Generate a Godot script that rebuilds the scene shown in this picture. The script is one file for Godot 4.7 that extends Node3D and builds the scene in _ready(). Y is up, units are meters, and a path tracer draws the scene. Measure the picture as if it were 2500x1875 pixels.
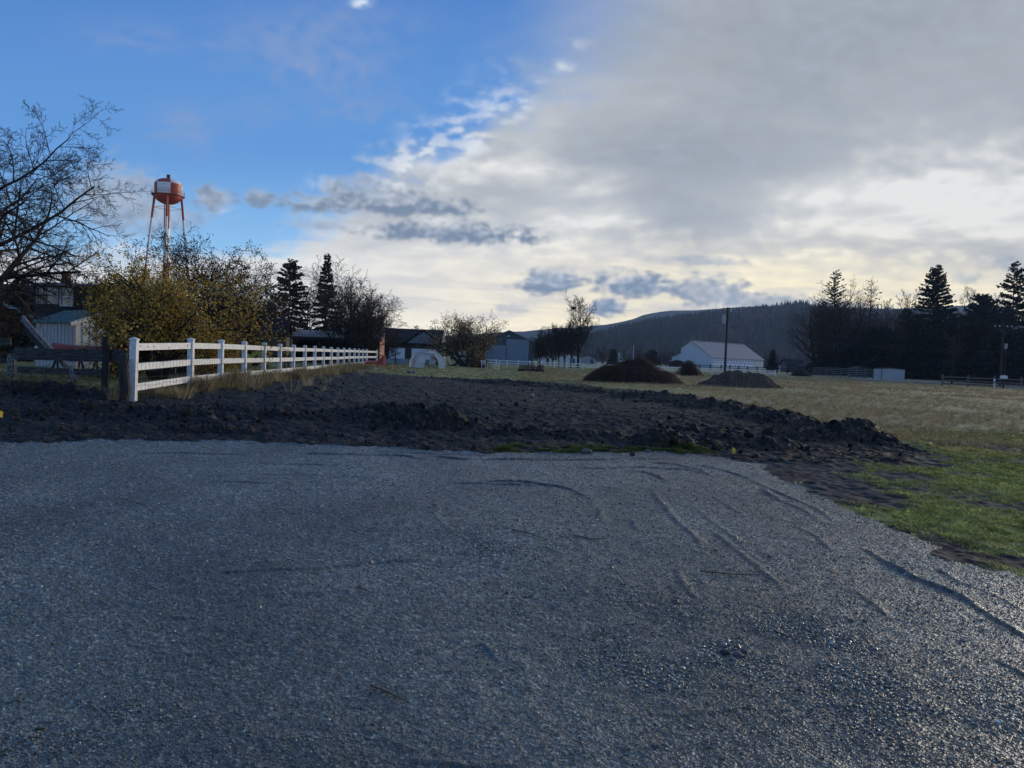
extends Node3D

const F := 1800.0          # focal length in units of a 2500 wide picture
const EYE := 1.55
const PITCH := -2.1
const ROLL := 2.15

var cam_b: Basis
var rng := RandomNumberGenerator.new()
var n_big := FastNoiseLite.new()
var n_mid := FastNoiseLite.new()
var n_fine := FastNoiseLite.new()
var n_cell := FastNoiseLite.new()
var M := {}
var taken := {}

# ---------------------------------------------------------------- mesh builder
class MB:
	var v := PackedVector3Array()
	var n := PackedVector3Array()
	var c := PackedColorArray()
	var idx := PackedInt32Array()
	var tint := Color(1, 1, 1)
	var coloured := false

	func vert(p: Vector3, nn: Vector3) -> int:
		v.append(p)
		n.append(nn)
		if coloured:
			c.append(tint)
		return v.size() - 1

	func tri(a: Vector3, b: Vector3, d: Vector3, hint := Vector3.ZERO) -> void:
		var nn := (d - a).cross(b - a)
		if hint != Vector3.ZERO and nn.dot(hint) < 0.0:
			nn = -nn
			var t := b
			b = d
			d = t
		nn = nn.normalized()
		var i := v.size()
		vert(a, nn)
		vert(b, nn)
		vert(d, nn)
		idx.append(i)
		idx.append(i + 1)
		idx.append(i + 2)

	func quad(a: Vector3, b: Vector3, d: Vector3, e: Vector3, hint := Vector3.ZERO) -> void:
		tri(a, b, d, hint)
		tri(a, d, e, hint)

	func hexa(p: Array) -> void:      # eight corners: bottom four in order round, then top four
		var m := Vector3.ZERO
		for q in p:
			m += q / 8.0
		for f in [[0, 1, 2, 3], [4, 5, 6, 7], [0, 1, 5, 4], [1, 2, 6, 5], [2, 3, 7, 6], [3, 0, 4, 7]]:
			var fm: Vector3 = (p[f[0]] + p[f[1]] + p[f[2]] + p[f[3]]) / 4.0
			quad(p[f[0]], p[f[1]], p[f[2]], p[f[3]], fm - m)

	func box(at: Vector3, size: Vector3, b := Basis()) -> void:   # at = centre
		var h := size / 2.0
		var p := []
		for y in [-1, 1]:
			for q in [[-1, -1], [1, -1], [1, 1], [-1, 1]]:
				p.append(at + b * Vector3(q[0] * h.x, y * h.y, q[1] * h.z))
		hexa(p)

	func bar(a: Vector3, b: Vector3, w: float, h: float, up := Vector3.UP) -> void:   # a board from a to b
		var d := (b - a).normalized()
		var s := d.cross(up)
		if s.length() < 0.01:
			s = d.cross(Vector3.RIGHT)
		s = s.normalized()
		var t := s.cross(d).normalized()
		var p := []
		for e in [a, b]:
			p.append(e - s * w / 2 - t * h / 2)
			p.append(e + s * w / 2 - t * h / 2)
			p.append(e + s * w / 2 + t * h / 2)
			p.append(e - s * w / 2 + t * h / 2)
		hexa(p)

	func slab(a: Vector3, b: Vector3, d: Vector3, e: Vector3, t: float) -> void:   # a quad thickened downwards along its normal
		var nn := (b - a).cross(d - a).normalized()
		if nn.y < 0:
			nn = -nn
		hexa([a - nn * t, b - nn * t, d - nn * t, e - nn * t, a, b, d, e])

	func tube(pts: Array, radii: Array, sides: int, cap := true) -> void:
		var count := pts.size()
		var d0: Vector3 = (pts[1] - pts[0]).normalized()
		var s := d0.cross(Vector3.UP if absf(d0.y) < 0.9 else Vector3.RIGHT).normalized()
		var first := v.size()
		for k in count:
			var d: Vector3 = (pts[mini(k + 1, count - 1)] - pts[maxi(k - 1, 0)]).normalized()
			s = (s - d * s.dot(d)).normalized()
			var t := d.cross(s)
			for j in sides:
				var a := TAU * j / sides
				var nn := s * cos(a) + t * sin(a)
				vert(pts[k] + nn * radii[k], nn)
		for k in count - 1:
			for j in sides:
				var a := first + k * sides + j
				var b := first + k * sides + (j + 1) % sides
				idx.append_array([a, a + sides, b, b, a + sides, b + sides])
		if cap:
			for e in [0, count - 1]:
				var nn: Vector3 = (pts[0] - pts[1]).normalized() if e == 0 else (pts[e] - pts[e - 1]).normalized()
				var m := vert(pts[e], nn)
				var ring := []
				for j in sides:
					ring.append(vert(v[first + e * sides + j], nn))
				for j in sides:
					if e == 0:
						idx.append_array([m, ring[j], ring[(j + 1) % sides]])
					else:
						idx.append_array([m, ring[(j + 1) % sides], ring[j]])

	func lathe(profile: Array, sides: int, from := 0.0, to := TAU) -> void:   # profile of Vector2(radius, height)
		for k in profile.size() - 1:
			var a: Vector2 = profile[k]
			var b: Vector2 = profile[k + 1]
			var nn := Vector2(b.y - a.y, a.x - b.x).normalized()
			for j in sides:
				var t0 := lerpf(from, to, float(j) / sides)
				var t1 := lerpf(from, to, float(j + 1) / sides)
				var i := v.size()
				for q in [[a, t0], [a, t1], [b, t1], [b, t0]]:
					vert(Vector3(cos(q[1]) * q[0].x, q[0].y, sin(q[1]) * q[0].x), Vector3(cos(q[1]) * nn.x, nn.y, sin(q[1]) * nn.x))
				var hint := n[i]
				if (v[i + 2] - v[i]).cross(v[i + 1] - v[i]).dot(hint) + (v[i + 3] - v[i]).cross(v[i + 2] - v[i]).dot(hint) >= 0.0:
					idx.append_array([i, i + 1, i + 2, i, i + 2, i + 3])
				else:
					idx.append_array([i, i + 2, i + 1, i, i + 3, i + 2])

	func mesh(m: Material) -> ArrayMesh:
		var a := []
		a.resize(Mesh.ARRAY_MAX)
		a[Mesh.ARRAY_VERTEX] = v
		a[Mesh.ARRAY_NORMAL] = n
		if coloured:
			a[Mesh.ARRAY_COLOR] = c
		a[Mesh.ARRAY_INDEX] = idx
		var out := ArrayMesh.new()
		out.add_surface_from_arrays(Mesh.PRIMITIVE_TRIANGLES, a)
		out.surface_set_material(0, m)
		return out

# ---------------------------------------------------------------- naming
func numbered(called: String) -> String:
	var k: int = taken.get(called, 0)
	taken[called] = k + 1
	return called if k == 0 else "%s_%03d" % [called, k]

func tag(o: Node, label: String, category: String, group := "") -> Node:
	o.set_meta("label", label)
	o.set_meta("category", category)
	if group:
		o.set_meta("group", group)
	return o

func thing(called: String, label: String, category: String, where: Vector3, turn := 0.0, group := "") -> Node3D:
	var o := Node3D.new()
	o.name = numbered(called)
	add_child(o, true)
	o.position = where
	o.rotation.y = turn
	tag(o, label, category, group)
	return o

func part(called: String, mb: MB, m: Material, parent: Node, label := "") -> MeshInstance3D:
	return put(called, mb.mesh(m), parent, label)

func put(called: String, mesh: Mesh, parent: Node, label := "") -> MeshInstance3D:
	var o := MeshInstance3D.new()
	o.name = numbered(called) if parent == self else called
	o.mesh = mesh
	parent.add_child(o, true)
	if label:
		o.set_meta("label", label)
	return o

func structure(called: String, mesh: Mesh, label: String) -> MeshInstance3D:
	var o := put(called, mesh, self)
	o.set_meta("kind", "structure")
	o.set_meta("label", label)
	return o

func scatter(called: String, mesh: Mesh, places: Array, tints: PackedColorArray, parent: Node) -> MultiMeshInstance3D:
	var mm := MultiMesh.new()
	mm.transform_format = MultiMesh.TRANSFORM_3D
	mm.use_colors = tints.size() > 0
	mm.mesh = mesh
	mm.instance_count = places.size()
	for i in places.size():
		mm.set_instance_transform(i, places[i])
		if tints.size() > 0:
			mm.set_instance_color(i, tints[i])
	var o := MultiMeshInstance3D.new()
	o.name = numbered(called) if parent == self else called
	o.multimesh = mm
	parent.add_child(o, true)
	o.set_meta("kind", "stuff")
	return o

func copy(o: Node3D, where: Vector3, turn: float, label: String, size := 1.0) -> Node3D:
	var r: Node3D = o.duplicate()
	var base := str(o.name)
	if base.length() > 4 and base.substr(base.length() - 4, 1) == "_" and base.right(3).is_valid_int():
		base = base.left(base.length() - 4)
	r.name = numbered(base)
	add_child(r, true)
	r.position = where
	r.rotation.y = turn
	r.scale = Vector3.ONE * size
	r.set_meta("label", label)
	return r

# ---------------------------------------------------------------- places
func at(px: float, py: float, d: float) -> Vector3:
	var r := cam_b * Vector3((px - 1250.0) / F, -(py - 937.5) / F, -1.0)
	return Vector3(0, EYE, 0) + r * (d / -r.z)

func hy(px: float) -> float:
	return 870.6 + 0.0375 * (px - 1250.0)

func spot(px: float, d: float, lift := 0.0) -> Vector3:
	var x := at(px, hy(px) + 1.35 * F / d, d).x
	return Vector3(x, ground_h(x, d) + lift, -d)

func px2m(px: float, d: float) -> float:
	return px * d / F

# ---------------------------------------------------------------- materials
func lin(r: float, g: float, b: float) -> Color:
	return Color(r, g, b).linear_to_srgb()

var tex_cache := {}
func noise_tex(freq: float, oct: int, lo: float, hi: float, kind := FastNoiseLite.TYPE_SIMPLEX_SMOOTH, size := 256) -> NoiseTexture2D:
	var key := "%s %s %s %s %s %s" % [freq, oct, lo, hi, kind, size]
	if tex_cache.has(key):
		return tex_cache[key]
	var f := FastNoiseLite.new()
	f.noise_type = kind
	f.frequency = freq
	f.fractal_octaves = oct
	f.seed = tex_cache.size() + 5
	var t := NoiseTexture2D.new()
	t.width = size
	t.height = size
	t.seamless = true
	t.noise = f
	var g := Gradient.new()
	g.set_color(0, Color(lo, lo, lo))
	g.set_color(1, Color(hi, hi, hi))
	t.color_ramp = g
	tex_cache[key] = t
	return t

func mat(c: Color, rough := 0.8, scale := 0.0, lo := 0.6, bump := 0.0, stretch := Vector3.ONE) -> StandardMaterial3D:
	var m := StandardMaterial3D.new()
	m.albedo_color = c
	m.roughness = rough
	m.metallic_specular = 0.4
	if scale > 0.0:
		m.uv1_triplanar = true
		m.uv1_scale = stretch * scale
		m.albedo_texture = noise_tex(0.03, 5, lo, 1.0)
		if bump > 0.0:
			m.heightmap_enabled = true
			m.heightmap_texture = noise_tex(0.05, 4, 0.0, 1.0)
			m.heightmap_scale = bump
	return m

func tinted(rough := 0.85, spec := 0.3) -> StandardMaterial3D:
	var m := StandardMaterial3D.new()
	m.vertex_color_use_as_albedo = true
	m.roughness = rough
	m.metallic_specular = spec
	return m

func smooth(a: float, b: float, x: float) -> float:
	return smoothstep(a, b, x)
# ---------------------------------------------------------------- sky: air and clouds, by direction
var s_lo := FastNoiseLite.new()
var s_hi := FastNoiseLite.new()
var s_warp := FastNoiseLite.new()
const EDGE_Q := [-4000.0, 60.0, 157.0, 204.0, 249.0, 320.0, 430.0, 515.0, 643.0, 873.0, 1500.0, 4000.0]
const EDGE_P := [-5000.0, -3000.0, -1250.0, -920.0, -640.0, -530.0, -340.0, -200.0, -90.0, 10.0, 100.0, 200.0]
# dark clouds low over the field: p, q, half width, half height, strength, darkness
const PUFFS := [
	[-740.0, 350.0, 56.0, 30.0, 1.0, 0.75], [-628.0, 356.0, 42.0, 24.0, 0.9, 0.75], [-445.0, 352.0, 165.0, 28.0, 1.05, 0.95], [-265.0, 356.0, 170.0, 32.0, 1.1, 0.98], [-380.0, 392.0, 80.0, 40.0, 0.75, 0.6],
	[-150.0, 290.0, 225.0, 28.0, 1.15, 1.0], [86.0, 182.0, 88.0, 34.0, 1.15, 0.95], [290.0, 180.0, 105.0, 36.0, 1.1, 0.95], [470.0, 172.0, 125.0, 36.0, 0.95, 0.8], [225.0, 128.0, 60.0, 26.0, 1.1, 0.95],
	[520.0, 128.0, 190.0, 20.0, 0.55, 0.6], [0.0, 118.0, 50.0, 12.0, 0.6, 0.5], [470.0, 250.0, 120.0, 14.0, 0.7, 0.5], [1215.0, 265.0, 70.0, 22.0, 0.7, 0.5], [1090.0, 230.0, 40.0, 16.0, 0.7, 0.5],
	[640.0, 152.0, 250.0, 20.0, 0.9, 0.7],
	[-965.0, 330.0, 150.0, 90.0, 0.85, 0.6], [-480.0, 300.0, 110.0, 10.0, 0.6, 0.55], [-850.0, 300.0, 120.0, 34.0, 0.55, 0.55]]
# thin veils on the blue: p, q, half width, half height, strength
const VEILS := [[-830.0, 540.0, 90.0, 46.0, 0.5], [-780.0, 505.0, 70.0, 32.0, 0.45], [-470.0, 690.0, 150.0, 60.0, 0.6], [-620.0, 740.0, 140.0, 60.0, 0.4], [-400.0, 590.0, 120.0, 40.0, 0.4], [-650.0, 570.0, 80.0, 40.0, 0.3], [-950.0, 740.0, 120.0, 40.0, 0.35], [-430.0, 800.0, 200.0, 50.0, 0.4]]
# small bright tufts
const TUFTS := [[-395.0, 838.0, 26.0, 12.0, 0.9], [95.0, 708.0, 24.0, 10.0, 0.8], [-35.0, 610.0, 70.0, 20.0, 0.6], [140.0, 760.0, 50.0, 10.0, 0.4], [-715.0, 332.0, 30.0, 10.0, 0.5], [-950.0, 235.0, 60.0, 30.0, 0.6]]
# broad shades in the cloud deck: p, q, half width, half height, amount (dark +, bright -)
const SHADES := [[390.0, 480.0, 240.0, 110.0, 0.55], [380.0, 360.0, 260.0, 60.0, 0.35], [350.0, 800.0, 420.0, 160.0, 0.3], [720.0, 650.0, 300.0, 150.0, 0.2], [1050.0, 780.0, 450.0, 200.0, 0.42], [140.0, 420.0, 170.0, 70.0, -0.35], [-140.0, 450.0, 170.0, 40.0, -0.35], [1080.0, 440.0, 330.0, 90.0, -0.22],
	[420.0, 270.0, 60.0, 80.0, 0.3], [1050.0, 300.0, 430.0, 28.0, 0.35], [-80.0, 400.0, 160.0, 40.0, 0.25], [640.0, 400.0, 130.0, 60.0, 0.0]]

func edge_at(q: float) -> float:
	for k in EDGE_Q.size() - 1:
		if q < EDGE_Q[k + 1]:
			return lerpf(EDGE_P[k], EDGE_P[k + 1], clampf((q - EDGE_Q[k]) / (EDGE_Q[k + 1] - EDGE_Q[k]), 0, 1))
	return EDGE_P[-1]

func blob(p: float, q: float, e: Array) -> float:
	var a: float = (p - e[0]) / e[2]
	if a > 2.2 or a < -2.2:
		return 0.0
	var b: float = (q - e[1]) / e[3]
	if b > 2.2 or b < -2.2:
		return 0.0
	return exp(-(a * a + b * b))

func mixv(a: Vector3, b: Vector3, t: float) -> Vector3:
	return a + (b - a) * clampf(t, 0.0, 1.0)

func sky_color(dir: Vector3) -> Vector3:
	var az := atan2(dir.x, -dir.z)
	var el := asin(clampf(dir.y, -1, 1))
	var a := absf(az)
	var p := F * signf(az) * (tan(a) if a < 0.8 else 1.03 + (a - 0.8) * 2.06)
	var q := F * tan(minf(el, 1.3)) / cos(minf(a, 0.8))
	var up := maxf(dir.y, 0.0) + 0.1
	var cx := dir.x / up
	var cz := dir.z / up
	# turbulence, drawn out along the horizon
	var w1 := s_warp.get_noise_2d(cx * 1.5, cz * 1.5)
	var w2 := s_warp.get_noise_2d(cx * 1.5 + 40.0, cz * 1.5)
	var lo := s_lo.get_noise_2d(cx + w1 * 0.35, cz + w2 * 0.35)
	var hi := s_hi.get_noise_2d(cx * 3.0 + w2 * 0.6 + 9.0, cz * 3.0 + w1 * 0.6)
	var front := 1.0 - smooth(2.2, 3.0, a)
	var fine := front * s_hi.get_noise_2d(p * 0.012 + w1, q * 0.022 + w2)
	var rag := front * s_hi.get_noise_2d(p * 0.005 + 70.0, q * 0.010 + w1)
	# the clear blue
	var blue := mixv(Vector3(0.27, 0.54, 0.83), Vector3(0.10, 0.28, 0.63), smooth(120, 520, q))
	blue = mixv(blue, Vector3(0.062, 0.19, 0.52), smooth(480, 1000, q))
	for e in VEILS:
		var m := blob(p + rag * 60, q + fine * 30, e)
		blue = mixv(blue, Vector3(0.24, 0.32, 0.52), m * e[4] * (0.75 + fine))
	for e in TUFTS:
		var m := blob(p + rag * 20, q + fine * 14, e)
		blue = mixv(blue, Vector3(0.62, 0.7, 0.82), m * e[4] * clampf(0.8 + fine * 1.8, 0, 1.4))
	# the cloud deck
	var side := p - edge_at(q)
	var behind := smooth(1.2, 2.4, a)
	var wide := smooth(520, 800, q)
	var cover := smooth(-40 - 120 * wide, 230 + 230 * wide, side + lo * 190 * (1.0 - 0.5 * wide) + rag * 150 * (1.0 - 0.6 * wide) + fine * 70 * (1.0 - 0.8 * wide))
	cover = lerpf(cover, smooth(0.05, 0.5, lo + hi * 0.25), behind)
	cover = maxf(cover, smooth(215, 150, q + rag * 40 + p * 0.02) * (1.0 - 0.5 * behind))
	var shade := 0.2 + 0.2 * smooth(320, 560, q) + lo * 0.42 + hi * 0.30 + fine * 0.14 + rag * 0.12
	for e in SHADES:
		shade += blob(p + rag * 70, q + fine * 30 + rag * 30, e) * e[4]
	shade += 0.12 * smooth(500, 900, q) * smooth(0, 400, p)
	shade *= 0.3 + 0.7 * smooth(150, 340, q)
	var bright := Vector3(0.76, 0.76, 0.74)
	var warm := smooth(330, 40, q + rag * 40)
	bright = mixv(bright, Vector3(0.96, 0.83, 0.55), warm * smooth(-900, 300, p))
	var glow := exp(-pow((p - 900) / 700.0, 2) - pow((q - 165) / 120.0, 2))
	bright = mixv(bright, Vector3(1.12, 0.97, 0.60), glow * 0.95)
	var grey := mixv(Vector3(0.275, 0.315, 0.37), Vector3(0.42, 0.42, 0.44), smooth(400, 100, q))
	grey *= 1.0 + 0.16 * fine + 0.14 * hi
	var deck := mixv(bright, grey, 1.0 - exp(-maxf(shade, 0.0) * 2.4))
	# thin streaks along the low part
	var streak := front * s_hi.get_noise_2d(p * 0.0016 + 31.0, q * 0.022 + w1 * 0.6)
	deck = mixv(deck, Vector3(0.48, 0.48, 0.52), smooth(0.02, 0.4, streak) * smooth(320, 200, q) * 0.4)
	var sky := mixv(blue, deck, cover)
	# wisps along the torn rim of the deck
	var rim := exp(-pow((side + rag * 120 - 60) / 110.0, 2)) * smooth(290, 400, q) * smooth(760, 480, q)
	sky = mixv(sky, Vector3(0.78, 0.8, 0.82), rim * smooth(-0.15, 0.35, fine + hi * 0.4) * 0.75)
	# dark low clouds with ragged tops and flat bases
	var edgy := front * s_hi.get_noise_2d(p * 0.035, q * 0.05 + 5.0) if q < 480.0 else 0.0
	for e in PUFFS:
		var dp: float = p - e[0]
		if absf(dp) > e[2] * 2.2 or absf(q - e[1]) > e[3] * 3.2:
			continue
		var x: float = dp / e[2]
		var y: float = (q - e[1]) / e[3]
		y = y * (1.25 if y < 0.0 else 0.85)
		var m := smooth(0.0, 0.7, 1.15 - sqrt(x * x + y * y) * 0.95 + fine * 0.42 + rag * 0.2 + edgy * 0.3)
		var body := mixv(Vector3(0.46, 0.50, 0.56), Vector3(0.17, 0.225, 0.31), e[5] * (0.8 - 0.45 * y + fine * 0.9 + edgy * 0.7))
		sky = mixv(sky, body, m * e[4] * 0.92)
	return sky * (1.0 + 0.6 * exp(-maxf(q, 0.0) / 150.0) * front)

func make_sky() -> PanoramaSkyMaterial:
	s_lo.noise_type = FastNoiseLite.TYPE_SIMPLEX_SMOOTH
	s_lo.frequency = 0.55
	s_lo.fractal_octaves = 5
	s_lo.seed = 11
	s_hi.noise_type = FastNoiseLite.TYPE_SIMPLEX_SMOOTH
	s_hi.frequency = 1.0
	s_hi.fractal_octaves = 5
	s_hi.seed = 23
	s_warp.frequency = 0.5
	s_warp.fractal_octaves = 3
	s_warp.seed = 37
	var w := 3072
	var h := 1536
	var lw := 512
	var small := Image.create(lw, lw / 2, false, Image.FORMAT_RGBF)
	for y in lw / 2:
		for x in lw:
			var az := wrapf((x + 0.5) / lw * TAU, -PI, PI)
			var el := maxf((0.5 - (y + 0.5) / (lw / 2)) * PI, 0.0)
			var c := sky_color(Vector3(sin(az) * cos(el), sin(el), -cos(az) * cos(el)))
			small.set_pixel(x, y, Color(c.x, c.y, c.z))
	small.resize(w, h, Image.INTERPOLATE_BILINEAR)
	# the part towards the field at full resolution, the same function
	var half := int(w * 39.0 / 360.0)
	for y in range(int(h * (0.5 - 31.0 / 180.0)), h / 2):
		var el := (0.5 - (y + 0.5) / h) * PI
		for x in range(-half, half):
			var az := (x + 0.5) / w * TAU
			var c := sky_color(Vector3(sin(az) * cos(el), sin(el), -cos(az) * cos(el)))
			small.set_pixel((x + w) % w, y, Color(c.x, c.y, c.z))
	var m := PanoramaSkyMaterial.new()
	m.panorama = ImageTexture.create_from_image(small)
	return m
# ---------------------------------------------------------------- the lie of the land
const CELL := 0.2
const GX := 260            # mask columns, from -26 m
const GD := 260            # mask rows, from 0 m
var soil_mask := PackedFloat32Array()
var lot_mask := PackedFloat32Array()
const RC := 0.015          # ridge grid
const RX := 1500           # from -11 m
const RD := 870            # from 0.6 m
var ridge := PackedFloat32Array()
var line_shade := PackedFloat32Array()     # shade painted on the steep faces and grooves of the lines
# heaps of dark earth: px, depth, half width m, half depth m, height
const HEAPS := [
	[1000.0, 15.2, 1.15, 0.75, 0.50], [900.0, 15.6, 1.0, 0.6, 0.22], [1075.0, 14.9, 0.9, 0.5, 0.36], [700.0, 14.6, 1.0, 0.4, 0.2], [560.0, 14.3, 0.8, 0.4, 0.12],
	[1590.0, 27.5, 1.5, 0.7, 0.50], [1660.0, 25.5, 1.5, 0.7, 0.40], [1530.0, 29.0, 1.2, 0.7, 0.25], [1745.0, 23.2, 1.25, 0.7, 0.46], [1815.0, 21.3, 0.8, 0.6, 0.26], [1860.0, 20.0, 0.8, 0.6, 0.42], [1905.0, 19.0, 0.9, 0.6, 0.40], [1960.0, 17.8, 0.8, 0.5, 0.3],
	[2060.0, 16.0, 0.8, 0.5, 0.42], [2110.0, 15.6, 0.7, 0.5, 0.36], [2170.0, 15.0, 0.7, 0.45, 0.2], [2240.0, 14.4, 0.45, 0.35, 0.15], [1990.0, 15.4, 0.9, 0.5, 0.26],
	[1225.0, 37.0, 2.0, 0.7, 0.34], [1290.0, 36.0, 1.6, 0.7, 0.30], [1350.0, 35.0, 1.6, 0.7, 0.26], [1415.0, 32.5, 1.2, 0.6, 0.30], [1455.0, 31.0, 0.9, 0.6, 0.30], [1140.0, 38.0, 2.0, 0.8, 0.18],
	[1590.0, 13.6, 0.6, 0.4, 0.28], [1640.0, 13.3, 0.5, 0.35, 0.26], [1440.0, 14.2, 0.7, 0.4, 0.20], [1260.0, 14.3, 0.7, 0.4, 0.2], [1800.0, 14.4, 1.0, 0.4, 0.22], [1700.0, 16.0, 0.8, 0.4, 0.16], [1890.0, 13.7, 0.6, 0.35, 0.24], [1680.0, 13.7, 0.6, 0.3, 0.15],
	[900.0, 43.0, 1.4, 0.8, 0.45], [820.0, 46.0, 1.2, 0.7, 0.3],
	[110.0, 16.1, 1.1, 0.5, 0.34], [30.0, 15.9, 0.9, 0.5, 0.26], [200.0, 15.8, 0.7, 0.4, 0.22], [230.0, 14.4, 0.8, 0.35, 0.12],
	[480.0, 13.6, 1.0, 0.35, 0.12], [400.0, 13.9, 1.0, 0.3, 0.12], [520.0, 12.6, 0.7, 0.2, 0.1], [150.0, 13.3, 1.2, 0.3, 0.1], [1900.0, 74.0, 0.1, 0.1, 0.0]]
var heaps := []
const HW := 520            # heap grid, 10 cm
var heap_h := PackedFloat32Array()
var heap_g := PackedFloat32Array()
const BARE := [[1905, 1132, 0.5, 0.35], [2000, 1165, 0.55, 0.4], [2075, 1200, 0.45, 0.3], [2200, 1160, 0.4, 0.25], [1990, 1130, 0.6, 0.3], [2255, 1330, 0.34, 0.22], [2330, 1350, 0.25, 0.16], [2430, 1040, 1.2, 0.6], [2330, 1065, 1.0, 0.4], [2480, 1085, 0.6, 0.4], [2220, 1130, 0.5, 0.2], [2370, 1155, 0.3, 0.1], [2420, 1230, 0.25, 0.08], [2500, 1370, 0.2, 0.15], [2140, 1110, 0.5, 0.2]]
var bare_spots := []
# graded lines in the gravel, as picture points on flat ground, then height m
const LINES := [
	[[880, 1102], [980, 1106], [1130, 1112], [1250, 1113], [0.03]], [[720, 1108], [830, 1111], [960, 1113], [1060, 1124], [0.05]], [[310, 1107], [440, 1106], [520, 1110], [640, 1108], [0.035]],
	[[600, 1130], [720, 1133], [860, 1138], [0.03]], [[500, 1174], [580, 1177], [660, 1180], [0.04]], [[450, 1162], [620, 1158], [820, 1160], [980, 1170], [0.02]],
	[[1000, 1118], [1060, 1116], [1120, 1123], [1400, 1124], [1550, 1121], [1700, 1124], [0.05]], [[1090, 1180], [1200, 1182], [1330, 1188], [0.04]], [[1150, 1175], [1270, 1176], [1380, 1190], [1440, 1215], [1450, 1235], [0.05]],
	[[1380, 1142], [1460, 1145], [1560, 1142], [1680, 1147], [1750, 1162], [0.035]], [[1510, 1155], [1570, 1152], [1610, 1165], [1650, 1190], [0.04]], [[1560, 1130], [1640, 1133], [1700, 1145], [1760, 1170], [0.045]], [[1700, 1135], [1780, 1152], [1830, 1168], [1860, 1185], [0.05]],
	[[1580, 1190], [1610, 1225], [1640, 1260], [1690, 1310], [1740, 1375], [0.05]], [[1800, 1160], [1850, 1180], [1930, 1215], [1990, 1240], [2060, 1290], [0.04]], [[1850, 1190], [1900, 1220], [1960, 1245], [2010, 1280], [0.05]], [[1690, 1240], [1790, 1310], [1900, 1420], [0.03]], [[1740, 1210], [1800, 1250], [1830, 1270], [0.03]],
	[[1730, 1290], [1830, 1370], [1920, 1450], [0.05]], [[1640, 1385], [1680, 1440], [1720, 1480], [0.04]], [[1930, 1280], [1990, 1310], [2030, 1350], [0.035]],
	[[2090, 1330], [2150, 1365], [2230, 1410], [2330, 1450], [2420, 1510], [2530, 1570], [2600, 1620], [0.075]], [[2280, 1380], [2340, 1420], [2400, 1440], [2520, 1500], [0.045]], [[2080, 1440], [2130, 1475], [2170, 1510], [0.05]], [[2430, 1610], [2500, 1650], [2600, 1700], [0.06]],
	[[490, 1403], [620, 1396], [760, 1389], [900, 1372], [1000, 1368], [1120, 1365], [0.055]], [[620, 1455], [680, 1452], [730, 1448], [790, 1450], [900, 1440], [0.045]], [[1100, 1440], [1140, 1427], [1250, 1422], [0.04]], [[380, 1610], [460, 1597], [520, 1590], [0.03]],
	[[1050, 1640], [1150, 1640], [1230, 1635], [1340, 1628], [0.04]], [[1130, 1320], [1060, 1260], [1067, 1215], [0.02]], [[920, 1380], [960, 1300], [980, 1260], [0.02]], [[1390, 1290], [1410, 1320], [1408, 1350], [0.03]], [[1460, 1240], [1470, 1280], [0.03]], [[1410, 1310], [1450, 1318], [1480, 1320], [1490, 1350], [0.02]],
	[[1540, 1270], [1560, 1300], [0.04]], [[1560, 1748], [1650, 1744], [1760, 1738], [1830, 1732], [0.045]], [[980, 1860], [1080, 1868], [1200, 1872], [1320, 1880], [0.05]], [[270, 1790], [330, 1800], [370, 1798], [0.03]], [[1350, 1470], [1420, 1460], [1490, 1430], [0.03]], [[400, 1512], [430, 1508], [460, 1510], [0.05]], [[1160, 1570], [1200, 1595], [1210, 1610], [0.05]]]

func on_flat(px: float, py: float, h := 0.0) -> Vector2:      # ground plane at height h -> x, depth
	var r := cam_b * Vector3((px - 1250.0) / F, -(py - 937.5) / F, -1.0)
	var t := (h - EYE) / r.y
	return Vector2(r.x * t, -r.z * t)

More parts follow.
